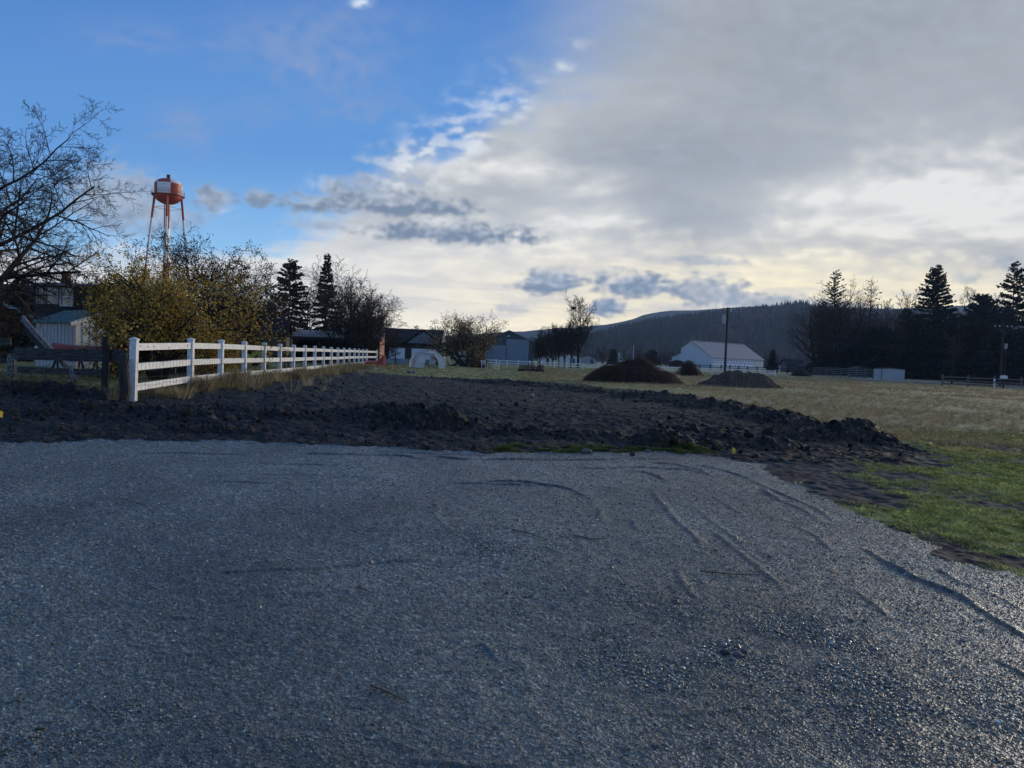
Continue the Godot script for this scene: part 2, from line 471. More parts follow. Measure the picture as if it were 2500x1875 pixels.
func prepare_ground() -> void:
	n_big.frequency = 0.12
	n_big.fractal_octaves = 3
	n_mid.frequency = 0.9
	n_mid.fractal_octaves = 3
	n_mid.seed = 3
	n_fine.frequency = 7.0
	n_fine.fractal_octaves = 3
	n_fine.seed = 8
	n_cell.noise_type = FastNoiseLite.TYPE_CELLULAR
	n_cell.cellular_return_type = FastNoiseLite.RETURN_DISTANCE
	n_cell.frequency = 4.0
	n_cell.fractal_octaves = 2
	n_cell.seed = 4
	var lot := PackedVector2Array()
	for q in [[-600, 1062], [-200, 1078], [0, 1084], [160, 1080], [330, 1077], [560, 1082], [800, 1092], [960, 1098], [1130, 1107], [1370, 1108], [1600, 1106], [1720, 1113], [1850, 1135], [1940, 1178], [2030, 1222], [2120, 1268], [2220, 1315], [2320, 1375], [2420, 1388], [2500, 1418], [2700, 1500], [3100, 1720], [3600, 2000]]:
		lot.append(on_flat(q[0], q[1], 0.0))
	lot.append(Vector2(9, 0.2))
	lot.append(Vector2(9, -2))
	lot.append(Vector2(-30, -2))
	lot.append(Vector2(-30, 9))
	var soil := PackedVector2Array()
	for q in [[-300, 990], [0, 982], [100, 984], [250, 986], [330, 994], [400, 990], [465, 982], [560, 968], [650, 950], [760, 933], [880, 917], [960, 925], [1100, 930], [1300, 933], [1420, 938], [1470, 948], [1540, 952], [1620, 958], [1720, 975], [1800, 992], [1900, 1012], [2020, 1040], [2120, 1058], [2260, 1090], [2210, 1108], [2060, 1108], [1900, 1104], [1780, 1100], [1600, 1093], [1400, 1087], [1240, 1084], [1120, 1100], [900, 1092], [560, 1076], [330, 1070], [0, 1074], [-300, 1070]]:
		soil.append(on_flat(q[0], q[1], 0.16))
	soil_mask.resize(GX * GD)
	lot_mask.resize(GX * GD)
	for j in GD:
		for i in GX:
			var p := Vector2(-26.0 + (i + 0.5) * CELL, (j + 0.5) * CELL)
			soil_mask[j * GX + i] = 1.0 if Geometry2D.is_point_in_polygon(p, soil) else 0.0
			lot_mask[j * GX + i] = 1.0 if Geometry2D.is_point_in_polygon(p, lot) else 0.0
	for e in HEAPS:
		var x := on_flat(e[0], hy(e[0]) + 1.4 * F / e[1], 0.15).x
		heaps.append([x, e[1], e[2], e[3], e[4]])
	heap_h.resize(HW * HW)
	heap_g.resize(HW * HW)
	for e in heaps:
		for j in range(maxi(0, int((e[1] - 2 * e[3]) / 0.1)), mini(HW, int((e[1] + 2 * e[3]) / 0.1) + 1)):
			for i in range(maxi(0, int((e[0] - 2 * e[2] + 26.0) / 0.1)), mini(HW, int((e[0] + 2 * e[2] + 26.0) / 0.1) + 1)):
				var a: float = (-26.0 + (i + 0.5) * 0.1 - e[0]) / e[2]
				var b: float = ((j + 0.5) * 0.1 - e[1]) / e[3]
				var t := maxf(0.0, 1.0 - (a * a + b * b) * 0.45)
				heap_h[j * HW + i] += e[4] * 0.56 * t * t
				heap_g[j * HW + i] = maxf(heap_g[j * HW + i], t)
	for e in BARE:
		var q := on_flat(e[0], e[1], 0.02)
		bare_spots.append([q.x, q.y, e[2] * 1.15, e[3] * (2.6 if e[0] < 2110 else 1.7)])
	ridge.resize(RX * RD)
	line_shade.resize(RX * RD)
	var rr := RandomNumberGenerator.new()
	rr.seed = 77
	for line in LINES:
		var pts := []
		for k in line.size() - 1:
			pts.append(on_flat(line[k][0], line[k][1]))
		var top: float = line[-1][0]
		var c := Curve2D.new()
		for k in pts.size():
			var t: Vector2 = (pts[mini(k + 1, pts.size() - 1)] - pts[maxi(k - 1, 0)]) * 0.17
			c.add_point(pts[k], -t, t)
		var length := c.get_baked_length()
		var steps := int(length / 0.009)
		for s in steps:
			var u := float(s) / steps
			var p := c.sample_baked(u * length)
			var q := c.sample_baked(minf(u * length + 0.05, length))
			if p.distance_to(q) < 0.001:
				continue
			var dir := (q - p).normalized()
			var side := Vector2(-dir.y, dir.x)
			if side.dot(Vector2(-0.45, -1.0)) < 0.0:
				side = -side                       # towards the viewer
			var h := top * clampf(p.y / 8.0, 0.42, 1.25) * smoothstep(0.0, 0.15, u) * smoothstep(1.0, 0.75, u) * (0.42 if top > 0.06 else 0.33) * (0.95 + 0.8 * n_mid.get_noise_2d(p.x * 1.2, p.y * 1.2))
			var wide := clampf(p.y / 8.0, 0.45, 1.2) * 0.75
			p += side * 0.03 * n_mid.get_noise_2d(p.x * 1.3, p.y * 1.3)
			for k in range(-14, 8):
				var w := k * 0.009 * wide
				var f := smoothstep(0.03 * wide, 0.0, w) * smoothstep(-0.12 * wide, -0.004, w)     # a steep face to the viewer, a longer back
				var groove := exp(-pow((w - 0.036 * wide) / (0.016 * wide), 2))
				var g := p + side * w
				var i := int((g.x + 11.0) / RC)
				var j := int((g.y - 0.6) / RC)
				if i >= 0 and j >= 0 and i < RX and j < RD:
					var at_ := j * RX + i
					ridge[at_] = maxf(ridge[at_], h * f) if f > 0.02 else minf(ridge[at_], -0.2 * h * groove)
					line_shade[at_] = maxf(line_shade[at_], clampf(h / 0.013, 0, 1) * 0.9 * maxf(groove * 0.6, f * smoothstep(-0.012, 0.006, w)))  # painted shade, strongest on the face towards the viewer

func sample(a: PackedFloat32Array, w: int, h: int, x: float, y: float) -> float:
	var i := int(floor(x))
	var j := int(floor(y))
	if i < 0 or j < 0 or i >= w - 1 or j >= h - 1:
		return a[clampi(j, 0, h - 1) * w + clampi(i, 0, w - 1)]
	var u := x - i
	var v := y - j
	var k := j * w + i
	return (a[k] * (1 - u) + a[k + 1] * u) * (1 - v) + (a[k + w] * (1 - u) + a[k + w + 1] * u) * v

func ground_h(x: float, d: float) -> float:      # the broad lie of the land
	var left := 0.25 * smoothstep(-1.5, -6.5, x) * smoothstep(11.0, 15.0, d) * (1.0 - 0.7 * smoothstep(70, 100, d))
	var mid := 0.16 * smoothstep(11.5, 20, d) - 0.05 * smoothstep(60, 110, d)
	return left + mid * (1.0 - left) + 0.02 * n_big.get_noise_2d(x, d) * smoothstep(5, 14, d)

var last_soil := 0.0
var last_lot := 0.0
func masks(x: float, d: float) -> void:
	if d > 50.0:
		last_soil = 0.0
		last_lot = 0.0
		return
	var wx := x + 0.22 * n_mid.get_noise_2d(x * 1.4, d * 1.4) + 0.05 * n_fine.get_noise_2d(x, d)
	var wd := d + 0.30 * n_mid.get_noise_2d(x * 1.4 + 50.0, d * 1.4) + 0.06 * n_fine.get_noise_2d(x + 9.0, d)
	last_soil = sample(soil_mask, GX, GD, (wx + 26.0) / CELL - 0.5, wd / CELL - 0.5)
	last_lot = sample(lot_mask, GX, GD, (x + 0.6 * (wx - x) + 26.0) / CELL - 0.5, (d + 0.6 * (wd - d)) / CELL - 0.5)

func surface(x: float, d: float) -> float:      # with heaps, clods and ruts; call masks() first
	var h := ground_h(x, d)
	if d < 60.0:
		if last_lot > 0.0 and d < 14.0:
			h += last_lot * (sample(ridge, RX, RD, (x + 11.0) / RC - 0.5, (d - 0.6) / RC - 0.5) + 0.012 * n_mid.get_noise_2d(x * 0.7, d * 0.7) + 0.006 * n_mid.get_noise_2d(x * 5.0, d * 5.0) + 0.004 * n_fine.get_noise_2d(x * 4.0, d * 4.0))
		var rest := 1.0 - last_lot
		if rest > 0.0 and d < 50.0:
			var clod := -0.45 - n_cell.get_noise_2d(x, d)
			var lump := n_mid.get_noise_2d(x * 1.6, d * 1.6)
			var fine := n_fine.get_noise_2d(x * 0.5, d * 0.5)
			if last_soil > 0.0:
				h += last_soil * rest * (0.05 * lump + 0.06 * clod + 0.02 * fine + 0.02)
			else:
				h += rest * (0.018 * lump + 0.022 * fine + 0.02 * maxf(clod, -0.2))
			var hg := sample(heap_g, HW, HW, (x + 26.0) / 0.1 - 0.5, d / 0.1 - 0.5)
			if hg > 0.0:
				h += rest * (sample(heap_h, HW, HW, (x + 26.0) / 0.1 - 0.5, d / 0.1 - 0.5) * (1.0 + 0.4 * lump) + hg * (0.05 * clod + 0.05 * fine))
	return h

# ---------------------------------------------------------------- colours of the ground, as they are in daylight
func field_color(x: float, d: float) -> Color:
	var a := n_big.get_noise_2d(x * 1.2 + 3.0, d * 0.5)
	var b := n_mid.get_noise_2d(x * 0.5, d * 0.3)
	var f := n_fine.get_noise_2d(x * 0.6, d * 0.25)
	var straw := Color(0.34, 0.265, 0.14)
	var dull := Color(0.18, 0.165, 0.085)
	var green := Color(0.23, 0.245, 0.08)
	var mud := Color(0.033, 0.036, 0.040)
	var right := smoothstep(0.02, 0.30, x / d - 0.02)
	var c: Color
	if d > 16.0:
		var s := clampf(right * 0.75 * smoothstep(13.0, 30.0, d) - 0.02 + 0.15 * right + a * 1.3 + b * 0.6, 0, 1)
		c = green.lerp(dull, 0.4).lerp(straw, s)
		c = c.lerp(dull, clampf(0.2 + f * 1.6 + b * 0.8, 0, 0.6))
	else:
		c = green.lerp(dull, clampf(0.15 + b * 0.9 + f * 0.8, 0, 1))
		c = c.lerp(straw, clampf(smoothstep(13.0, 17.0, d + 3.0 * a) * 0.8 * smoothstep(0.1, 0.4, x / d) + f * 0.2, 0, 1))
		# bare wet earth showing through the turf
		for e in bare_spots:
			var u: float = (x - e[0]) / e[2]
			var v: float = (d - e[1]) / e[3]
			var k := u * u + v * v
			if k < 3.0:
				c = c.lerp(mud * 1.15 if e[2] != 0.34 * 1.15 else Color(0.125, 0.118, 0.112), smoothstep(1.9, 0.7, k + b * 0.8 + f * 1.1))
		# trodden, muddy places
		var bare := smoothstep(0.05, 0.4, a * 0.5 + b * 0.9 + 0.35 * exp(-pow((d - 12.8) / 1.0, 2)) - 0.1 + f * 0.5)
		c = c.lerp(mud, bare * 0.9)
	return c * (1.0 + 0.6 * f + 0.25 * b)

func build_ground() -> void:
	var us := PackedFloat32Array()
	var cols := 760
	for i in cols + 1:
		us.append(lerpf(-0.78, 0.78, float(i) / cols))
	var ds := PackedFloat32Array()
	var d_at := 1.6
	while d_at < 520.0:
		ds.append(d_at)
		var cap := 0.025 if d_at < 12.5 else (0.045 if d_at < 19.0 else (0.0052 * d_at if d_at < 46.0 else 1000.0))
		d_at += minf(d_at * d_at / 2700.0 * (3.4 if d_at < 30.0 else 1.4), cap)
	var rows := ds.size()
	var w := cols + 1
	var v := PackedVector3Array()
	var c := PackedColorArray()
	var kind := PackedByteArray()
	var speck := RandomNumberGenerator.new()
	speck.seed = 12
	v.resize(rows * w)
	c.resize(rows * w)
	kind.resize(rows * w)
	for r in rows:
		var d := ds[r]
		for i in w:
			var x := us[i] * (d + 3.0)
			masks(x, d)
			var k := r * w + i
			v[k] = Vector3(x, surface(x, d), -d)
			if last_lot > 0.5:
				kind[k] = 1
				var a := n_mid.get_noise_2d(x * 0.6, d * 0.6)
				var g := n_fine.get_noise_2d(x * 2.0 + 20.0, d * 2.0)
				var face_shade := sample(line_shade, RX, RD, (x + 11.0) / RC - 0.5, (d - 0.6) / RC - 0.5)
				var tone := 0.112 * exp(speck.randfn() * 0.5) * (1.0 + 0.3 * a + 0.35 * g + 0.5 * n_big.get_noise_2d(x * 4.0, d * 2.0)) * (1.0 - 0.78 * face_shade)  # gravel colour darkened along the ridge lines as painted shade
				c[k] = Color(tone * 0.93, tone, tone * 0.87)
			elif last_soil > 0.42:
				kind[k] = 2
				var a := n_mid.get_noise_2d(x * 0.8, d * 0.8)
				var f := n_fine.get_noise_2d(x * 3.0, d * 3.0)
				var s := Color(0.0165, 0.0152, 0.0145) * (1.0 + 0.5 * a + 0.5 * f) * exp(speck.randfn() * 0.35)
				# bits of root, straw and turf turned in with the earth
				if f > 0.34 and n_fine.get_noise_2d(x * 11.0, d * 5.0) > 0.05:
					s = s.lerp(Color(0.10, 0.085, 0.06), 0.7)
				c[k] = s.lerp(Color(0.03, 0.038, 0.014), clampf((a - 0.12) * 2.0, 0, 0.5) * smoothstep(16, 24, d))
			else:
				var s := field_color(x, d)
				if d < 16.5:
					# the strip of wet earth round the gravel
					var near := sample(lot_mask, GX, GD, (x + 26.0) / CELL - 0.5, (d - 0.75) / CELL - 0.5)
					near = maxf(near, sample(lot_mask, GX, GD, (x - 0.55 + 26.0) / CELL - 0.5, (d - 0.2) / CELL - 0.5))
					var m := n_mid.get_noise_2d(x * 0.8 + 7.0, d * 0.8)
					if x < 1.8:
						s = s.lerp(Color(0.036, 0.029, 0.027) * (1.0 + n_fine.get_noise_2d(x * 3, d * 3)), clampf(0.85 - 1.6 * smoothstep(-0.5, 0.8, x) * near - m, 0, 1) * (1.0 if near > 0.02 or d < 13.2 else 0.0))
					else:
						s = s.lerp(Color(0.040, 0.037, 0.037) * (1.0 + n_fine.get_noise_2d(x * 3, d * 3)), clampf(near * (0.35 + m * 2.6), 0, 1))
				c[k] = s
	var idx := [PackedInt32Array(), PackedInt32Array(), PackedInt32Array()]
	for r in rows - 1:
		for i in cols:
			var k := r * w + i
			idx[kind[k]].append_array([k, k + w, k + 1, k + 1, k + w, k + w + 1])
	var names := ["field", "gravel_lot", "bare_earth"]
	var labels := ["grassy field, green near the gravel and straw coloured further off", "dark grey gravel lot with graded ridges and wheel lines", "plot of freshly turned black earth with clods and heaps"]
	var mats := [tinted(0.9, 0.2), tinted(0.52, 0.5), tinted(0.8, 0.3)]
	mats[1].heightmap_enabled = true
	mats[1].uv1_triplanar = true
	mats[1].uv1_world_triplanar = true
	mats[1].uv1_scale = Vector3.ONE * 1.6
	mats[1].heightmap_texture = noise_tex(0.06, 5, 0.0, 1.0, FastNoiseLite.TYPE_CELLULAR, 512)
	mats[1].heightmap_scale = 1.2
	for t in 3:
		# keep only the points that this sheet uses
		var remap := PackedInt32Array()
		remap.resize(rows * w)
		remap.fill(-1)
		var vv := PackedVector3Array()
		var cc := PackedColorArray()
		var ii: PackedInt32Array = idx[t]
		for q in ii.size():
			var k := ii[q]
			if remap[k] < 0:
				remap[k] = vv.size()
				vv.append(v[k])
				cc.append(c[k])
			ii[q] = remap[k]
		var nn := PackedVector3Array()
		nn.resize(vv.size())
		for q in range(0, ii.size(), 3):
			var a := vv[ii[q]]
			var m := (vv[ii[q + 2]] - a).cross(vv[ii[q + 1]] - a)
			nn[ii[q]] += m
			nn[ii[q + 1]] += m
			nn[ii[q + 2]] += m
		for q in nn.size():
			nn[q] = nn[q].normalized() if nn[q].length_squared() > 0.0 else Vector3.UP
		var arr := []
		arr.resize(Mesh.ARRAY_MAX)
		arr[Mesh.ARRAY_VERTEX] = vv
		arr[Mesh.ARRAY_NORMAL] = nn
		arr[Mesh.ARRAY_COLOR] = cc
		arr[Mesh.ARRAY_INDEX] = ii
		var me := ArrayMesh.new()
		me.add_surface_from_arrays(Mesh.PRIMITIVE_TRIANGLES, arr)
		me.surface_set_material(0, mats[t])
		structure(names[t], me, labels[t])
	# the wide plain under and beyond it, to the horizon
	var mb := MB.new()
	mb.coloured = true
	var xs := [-2000.0, -1200.0, -600.0, -300.0, -120.0, -40.0, -8.0, 8.0, 40.0, 120.0, 300.0, 600.0, 1200.0, 2000.0]
	var zs := [200.0, 40.0, 1.0, -8.0, -20.0, -60.0, -150.0, -400.0, -800.0, -1600.0, -2400.0, -3150.0]
	for i in xs.size() - 1:
		for j in zs.size() - 1:
			var gravel: bool = zs[j] > -5.0 and absf(xs[i]) < 45.0
			mb.tint = Color(0.118, 0.12, 0.126) if gravel else Color(0.17, 0.15, 0.08)
			var y := -0.22 if zs[j + 1] > -500.0 else -0.22
			mb.quad(Vector3(xs[i], y, zs[j]), Vector3(xs[i + 1], y, zs[j]), Vector3(xs[i + 1], y, zs[j + 1]), Vector3(xs[i], y, zs[j + 1]), Vector3.UP)
	var pm := tinted(0.95, 0.2)
	structure("ground", mb.mesh(pm), "flat valley floor reaching to the foot of the hills")

func pebble_mesh(seed_: int, flat: float, m: Material = null) -> ArrayMesh:
	var r := RandomNumberGenerator.new()
	r.seed = seed_
	var mb := MB.new()
	var t := (1.0 + sqrt(5.0)) / 2.0
	var ico := [Vector3(-1, t, 0), Vector3(1, t, 0), Vector3(-1, -t, 0), Vector3(1, -t, 0), Vector3(0, -1, t), Vector3(0, 1, t), Vector3(0, -1, -t), Vector3(0, 1, -t), Vector3(t, 0, -1), Vector3(t, 0, 1), Vector3(-t, 0, -1), Vector3(-t, 0, 1)]
	var faces := [[0, 11, 5], [0, 5, 1], [0, 1, 7], [0, 7, 10], [0, 10, 11], [1, 5, 9], [5, 11, 4], [11, 10, 2], [10, 7, 6], [7, 1, 8], [3, 9, 4], [3, 4, 2], [3, 2, 6], [3, 6, 8], [3, 8, 9], [4, 9, 5], [2, 4, 11], [6, 2, 10], [8, 6, 7], [9, 8, 1]]
	for k in 12:
		ico[k] = ico[k].normalized() * r.randf_range(0.7, 1.15) * Vector3(1, flat, r.randf_range(0.65, 0.95))
	for f in faces:
		mb.tri(ico[f[0]], ico[f[1]], ico[f[2]], ico[f[0]] + ico[f[1]] + ico[f[2]])
	return mb.mesh(m if m else M.pebble)

func build_pebbles() -> void:
	var r := RandomNumberGenerator.new()
	r.seed = 501
	var places := [[], [], []]
	var tints := [PackedColorArray(), PackedColorArray(), PackedColorArray()]
	var coarse := []
	for q in [[1800, 1570, 0.5, 0.45], [1480, 1500, 0.5, 0.4], [1600, 1640, 0.6, 0.35], [1980, 1560, 0.35, 0.4], [2300, 1740, 0.5, 0.35], [2050, 1640, 0.4, 0.3], [150, 1780, 0.5, 0.25], [1250, 1330, 0.4, 0.5]]:
		var c := on_flat(q[0], q[1])
		coarse.append([c.x, c.y, q[2], q[3]])
	# bands of depth: near, far, stones per square metre, size
	for band in [[1.9, 3.4, 9500, 0.0049], [3.4, 4.6, 8000, 0.0053], [4.6, 6.5, 4300, 0.0064], [6.5, 9.0, 1900, 0.0078], [9.0, 12.4, 750, 0.0095]]:
		var n := int((band[1] - band[0]) * (band[0] + band[1]) * 0.98 * band[2])
		for i in n:
			var d := sqrt(lerpf(band[0] * band[0], band[1] * band[1], r.randf()))
			var x := (d + 1.3) * r.randf_range(-0.76, 0.76)
			if sample(lot_mask, GX, GD, (x + 26.0) / CELL - 0.5, d / CELL - 0.5) < r.randf_range(0.1, 0.6):
				continue
			last_lot = 1.0
			last_soil = 0.0
			var face_shade := sample(line_shade, RX, RD, (x + 11.0) / RC - 0.5, (d - 0.6) / RC - 0.5)
			if face_shade > 0.25 and r.randf() < face_shade:  # fewer pebbles where the ridge shade is painted
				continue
			# coarser stones are washed together on the right
			var patch := 0.0
			for e in coarse:
				var u: float = (x - e[0]) / e[2]
				var v: float = (d - e[1]) / e[3]
				patch = maxf(patch, exp(-u * u - v * v))
			patch *= smoothstep(-0.35, 0.3, n_mid.get_noise_2d(x * 1.5 + 31.0, d * 1.5))
			var s: float = band[3] * exp(r.randfn() * 0.36) * (0.66 + 0.95 * patch)
			if r.randf() < 0.004:
				s *= 2.2
			var b := Basis(Vector3(r.randfn() * 0.3, 1, r.randfn() * 0.3).normalized(), r.randf() * TAU).scaled(Vector3.ONE * s)
			var k := r.randi() % 3
			places[k].append(Transform3D(b, Vector3(x, surface(x, d) + s * 0.12, -d)))
			var tone := 0.112 * exp(r.randfn() * 0.55)
			if r.randf() < 0.015:
				tone *= 2.0
			tints[k].append(Color(tone * r.randf_range(0.87, 1.0), tone, tone * r.randf_range(0.80, 0.93)))
	for k in 3:
		var o := scatter("gravel", pebble_mesh(61 + k, 0.45 + 0.1 * k), places[k], tints[k], self)
		tag(o, "loose grey pebbles spread over the gravel lot", "gravel")
# ---------------------------------------------------------------- plants
func rv(r: RandomNumberGenerator) -> Vector3:
	return Vector3(r.randf_range(-1, 1), r.randf_range(-1, 1), r.randf_range(-1, 1))

func aside(dir: Vector3, turn: float, angle: float) -> Vector3:
	var s := dir.cross(Vector3.UP if absf(dir.y) < 0.95 else Vector3.RIGHT).normalized()
	var t := dir.cross(s)
	return (dir * cos(angle) + (s * cos(turn) + t * sin(turn)) * sin(angle)).normalized()

# o: kids, ratio, angle, up, wig (lists by level), start, rmin, thin
func grow(o: Dictionary, r: RandomNumberGenerator, mbs: Array, tips: Array, p: Vector3, dir: Vector3, length: float, rad: float, lvl: int) -> void:
	var seg: int = [7, 6, 5, 4, 3, 2][mini(lvl, 5)]
	var pts := [p]
	var radii := [rad]
	var last: int = o.kids.size()
	var thin: float = o.get("thin", 0.3)
	for k in seg:
		dir = (dir + rv(r) * o.wig[mini(lvl, o.wig.size() - 1)] + Vector3.UP * o.up[mini(lvl, o.up.size() - 1)]).normalized()
		p += dir * length / seg
		pts.append(p)
		radii.append(maxf(lerpf(rad, rad * thin, float(k + 1) / seg), o.rmin))
	mbs[0 if lvl < 2 else 1].tube(pts, radii, 7 if lvl == 0 else (5 if lvl == 1 else 3), false)
	if lvl >= last:
		tips.append([p, dir])
		tips.append([pts[1], dir])
		return
	var n: int = o.kids[lvl]
	var turn := r.randf() * TAU
	for i in n:
		var t := lerpf(o.start[mini(lvl, o.start.size() - 1)], 1.0, (i + r.randf() * 0.8) / n)
		var f := t * seg
		var k := mini(int(f), seg - 1)
		var q: Vector3 = pts[k].lerp(pts[k + 1], f - k)
		var d: Vector3 = (pts[k + 1] - pts[k]).normalized()
		turn += 2.4 + r.randfn() * 0.3
		var len2: float = length * o.ratio[mini(lvl, o.ratio.size() - 1)] * r.randf_range(0.7, 1.2) * (1.0 - o.get("cone", 0.35) * t)
		var r2: float = maxf(radii[k] * r.randf_range(0.5, 0.72), o.rmin)
		grow(o, r, mbs, tips, q, aside(d, turn, o.angle[mini(lvl, o.angle.size() - 1)] * r.randf_range(0.75, 1.25)), len2, r2, lvl + 1)

func leaf_mesh(tips: Array, r: RandomNumberGenerator, per: int, size: float, spread: float, cols: Array, m: Material) -> ArrayMesh:
	var mb := MB.new()
	mb.coloured = true
	for t in tips:
		var own: Color = cols[r.randi() % cols.size()]
		for k in per:
			var p: Vector3 = t[0] + rv(r) * spread
			var a := rv(r).normalized() * size * r.randf_range(0.6, 1.2)
			var b := a.cross(rv(r)).normalized() * size * 0.32
			mb.tint = own * r.randf_range(0.75, 1.25)
			var nn := a.cross(b).normalized()
			var i := mb.v.size()
			mb.vert(p, nn)
			mb.vert(p + a * 0.5 + b, nn)
			mb.vert(p + a, nn)
			mb.vert(p + a * 0.5 - b, nn)
			mb.idx.append_array([i, i + 1, i + 2, i, i + 2, i + 3])
	return mb.mesh(m)

func bare_tree(called: String, label: String, where: Vector3, height: float, o: Dictionary, seed_: int, bark: Material, twig: Material, stems := 1, lean := Vector3.ZERO, group := "") -> Array:
	var r := RandomNumberGenerator.new()
	r.seed = seed_
	var root := thing(called, label, "tree", where, 0.0, group)
	var mbs := [MB.new(), MB.new()]
	var tips := []
	for s in stems:
		var dir := Vector3.UP
		if stems > 1:
			dir = aside(Vector3.UP, TAU * s / stems + r.randf(), r.randf_range(0.15, o.get("splay", 0.6)))
		grow(o, r, mbs, tips, Vector3(0, -0.1, 0) + (dir - Vector3.UP) * 0.2, (dir + lean).normalized(), height * o.get("share", 0.7) * r.randf_range(0.9, 1.1) * (1.0 if stems == 1 else r.randf_range(0.75, 1.05)), height * o.get("girth", 0.022), 0)
	part("trunk", mbs[0], bark, root)
	part("crown", mbs[1], twig, root)
	return [root, tips, r]

# a conifer: whorls of branches hung with sprigs of needles
func conifer(called: String, label: String, where: Vector3, height: float, width: float, seed_: int, needle: Material, o := {}) -> Node3D:
	var r := RandomNumberGenerator.new()
	r.seed = seed_
	var root := thing(called, label, "tree", where)
	var tr := MB.new()
	var girth := height * 0.014
	var pts := []
	var radii := []
	for k in 9:
		var t := k / 8.0
		pts.append(Vector3(r.randfn() * 0.06, height * t - 0.1, r.randfn() * 0.06))
		radii.append(lerpf(girth, 0.02, t))
	tr.tube(pts, radii, 6, false)
	var cr := MB.new()
	cr.coloured = true
	var base: float = o.get("base", 0.04)
	var whorls: int = o.get("whorls", 30)
	var per: int = o.get("per", 8)
	var size: float = o.get("sprig", height * 0.018)
	var full: float = o.get("full", 1.0)
	var bare_top: float = o.get("bare_top", 2.0)
	for wv in whorls:
		var t := base + (1.0 - base) * pow(float(wv) / whorls, 0.9)
		var reach := width * 0.5 * pow(1.0 - t, o.get("pow", 0.85)) * (1.0 if t > 0.12 else 0.75)
		for b in per:
			if r.randf() < o.get("gaps", 0.12):
				continue
			var a := TAU * (b + r.randf() * 0.7) / per + wv * 0.9
			var len := reach * r.randf_range(0.6, 1.15) + height * 0.012
			var out := Vector3(cos(a), 0, sin(a))
			var rise: float = lerpf(o.get("low", -0.25), 0.65, t * t) + r.randfn() * 0.08
			var y := height * t + r.randfn() * height * 0.018
			var start := Vector3(0, y, 0)
			var bp := []
			var br := []
			for k in 4:
				var f := k / 3.0
				bp.append(start + out * len * f + Vector3.UP * len * (rise * f - 0.22 * f * f + 0.18 * f * f * f))
				br.append(lerpf(girth * 0.28 * (1.0 - t * 0.7), 0.012, f))
			tr.tube(bp, br, 3, false)
			var n := int(maxf(4, len / size * 5.0 * full))
			if t > bare_top:
				n = int(n * 0.07)
			for k in n:
				var f := 1.0 - pow(r.randf(), 1.3) * 0.9
				var g := f * 3.0
				var q: Vector3 = bp[mini(int(g), 2)].lerp(bp[mini(int(g), 2) + 1], g - mini(int(g), 2))
				var s := (out * r.randf_range(0.2, 1.0) + Vector3(-out.z, 0, out.x) * r.randf_range(-1.0, 1.0) * (1.2 - f * 0.6) + Vector3.UP * r.randf_range(-0.75, 0.3)).normalized()
				var l := size * r.randf_range(0.7, 1.6)
				var w := s.cross(rv(r)).normalized() * size * r.randf_range(0.28, 0.55)
				cr.tint = Color(1, 1, 1) * r.randf_range(0.6, 1.4)
				if s.cross(w).y < 0.0:
					w = -w
				var nn := s.cross(w).normalized()
				var i := cr.v.size()
				cr.vert(q - w * 0.4, nn)
				cr.vert(q + s * l * 0.55 + w, nn)
				cr.vert(q + s * l, nn)
				cr.vert(q + s * l * 0.5 - w, nn)
				cr.idx.append_array([i, i + 1, i + 2, i, i + 2, i + 3])
	part("trunk", tr, M.bark_dark, root)
	part("crown", cr, needle, root)
	return root

func tuft_mesh(blades: int, h: float, w: float, splay: float, seed_: int, m: Material) -> ArrayMesh:
	var r := RandomNumberGenerator.new()
	r.seed = seed_
	var mb := MB.new()
	for k in blades:
		var a := r.randf() * TAU
		var out := Vector3(cos(a), 0, sin(a))
		var s := Vector3(-out.z, 0, out.x) * w
		var p := out * r.randf() * splay * 0.4 - Vector3.UP * 0.02
		var hh := h * r.randf_range(0.5, 1.1)
		var mid := p + out * splay * 0.35 + Vector3.UP * hh * 0.6
		var tip := p + out * splay * r.randf_range(0.5, 1.2) + Vector3.UP * hh * r.randf_range(0.75, 1.0)
		mb.tri(p - s, p + s, mid + s * 0.7, out + Vector3.UP)
		mb.tri(p - s, mid + s * 0.7, mid - s * 0.7, out + Vector3.UP)
		mb.tri(mid - s * 0.7, mid + s * 0.7, tip, out + Vector3.UP)
	return mb.mesh(m)

# a lopsided back: steeper on one side, with a dip
func heap_shape(u: float) -> float:
	return 0.86 + 0.14 * exp(-pow((u - 0.1) / 0.5, 2)) + 0.04 * sin(u * 7.0)

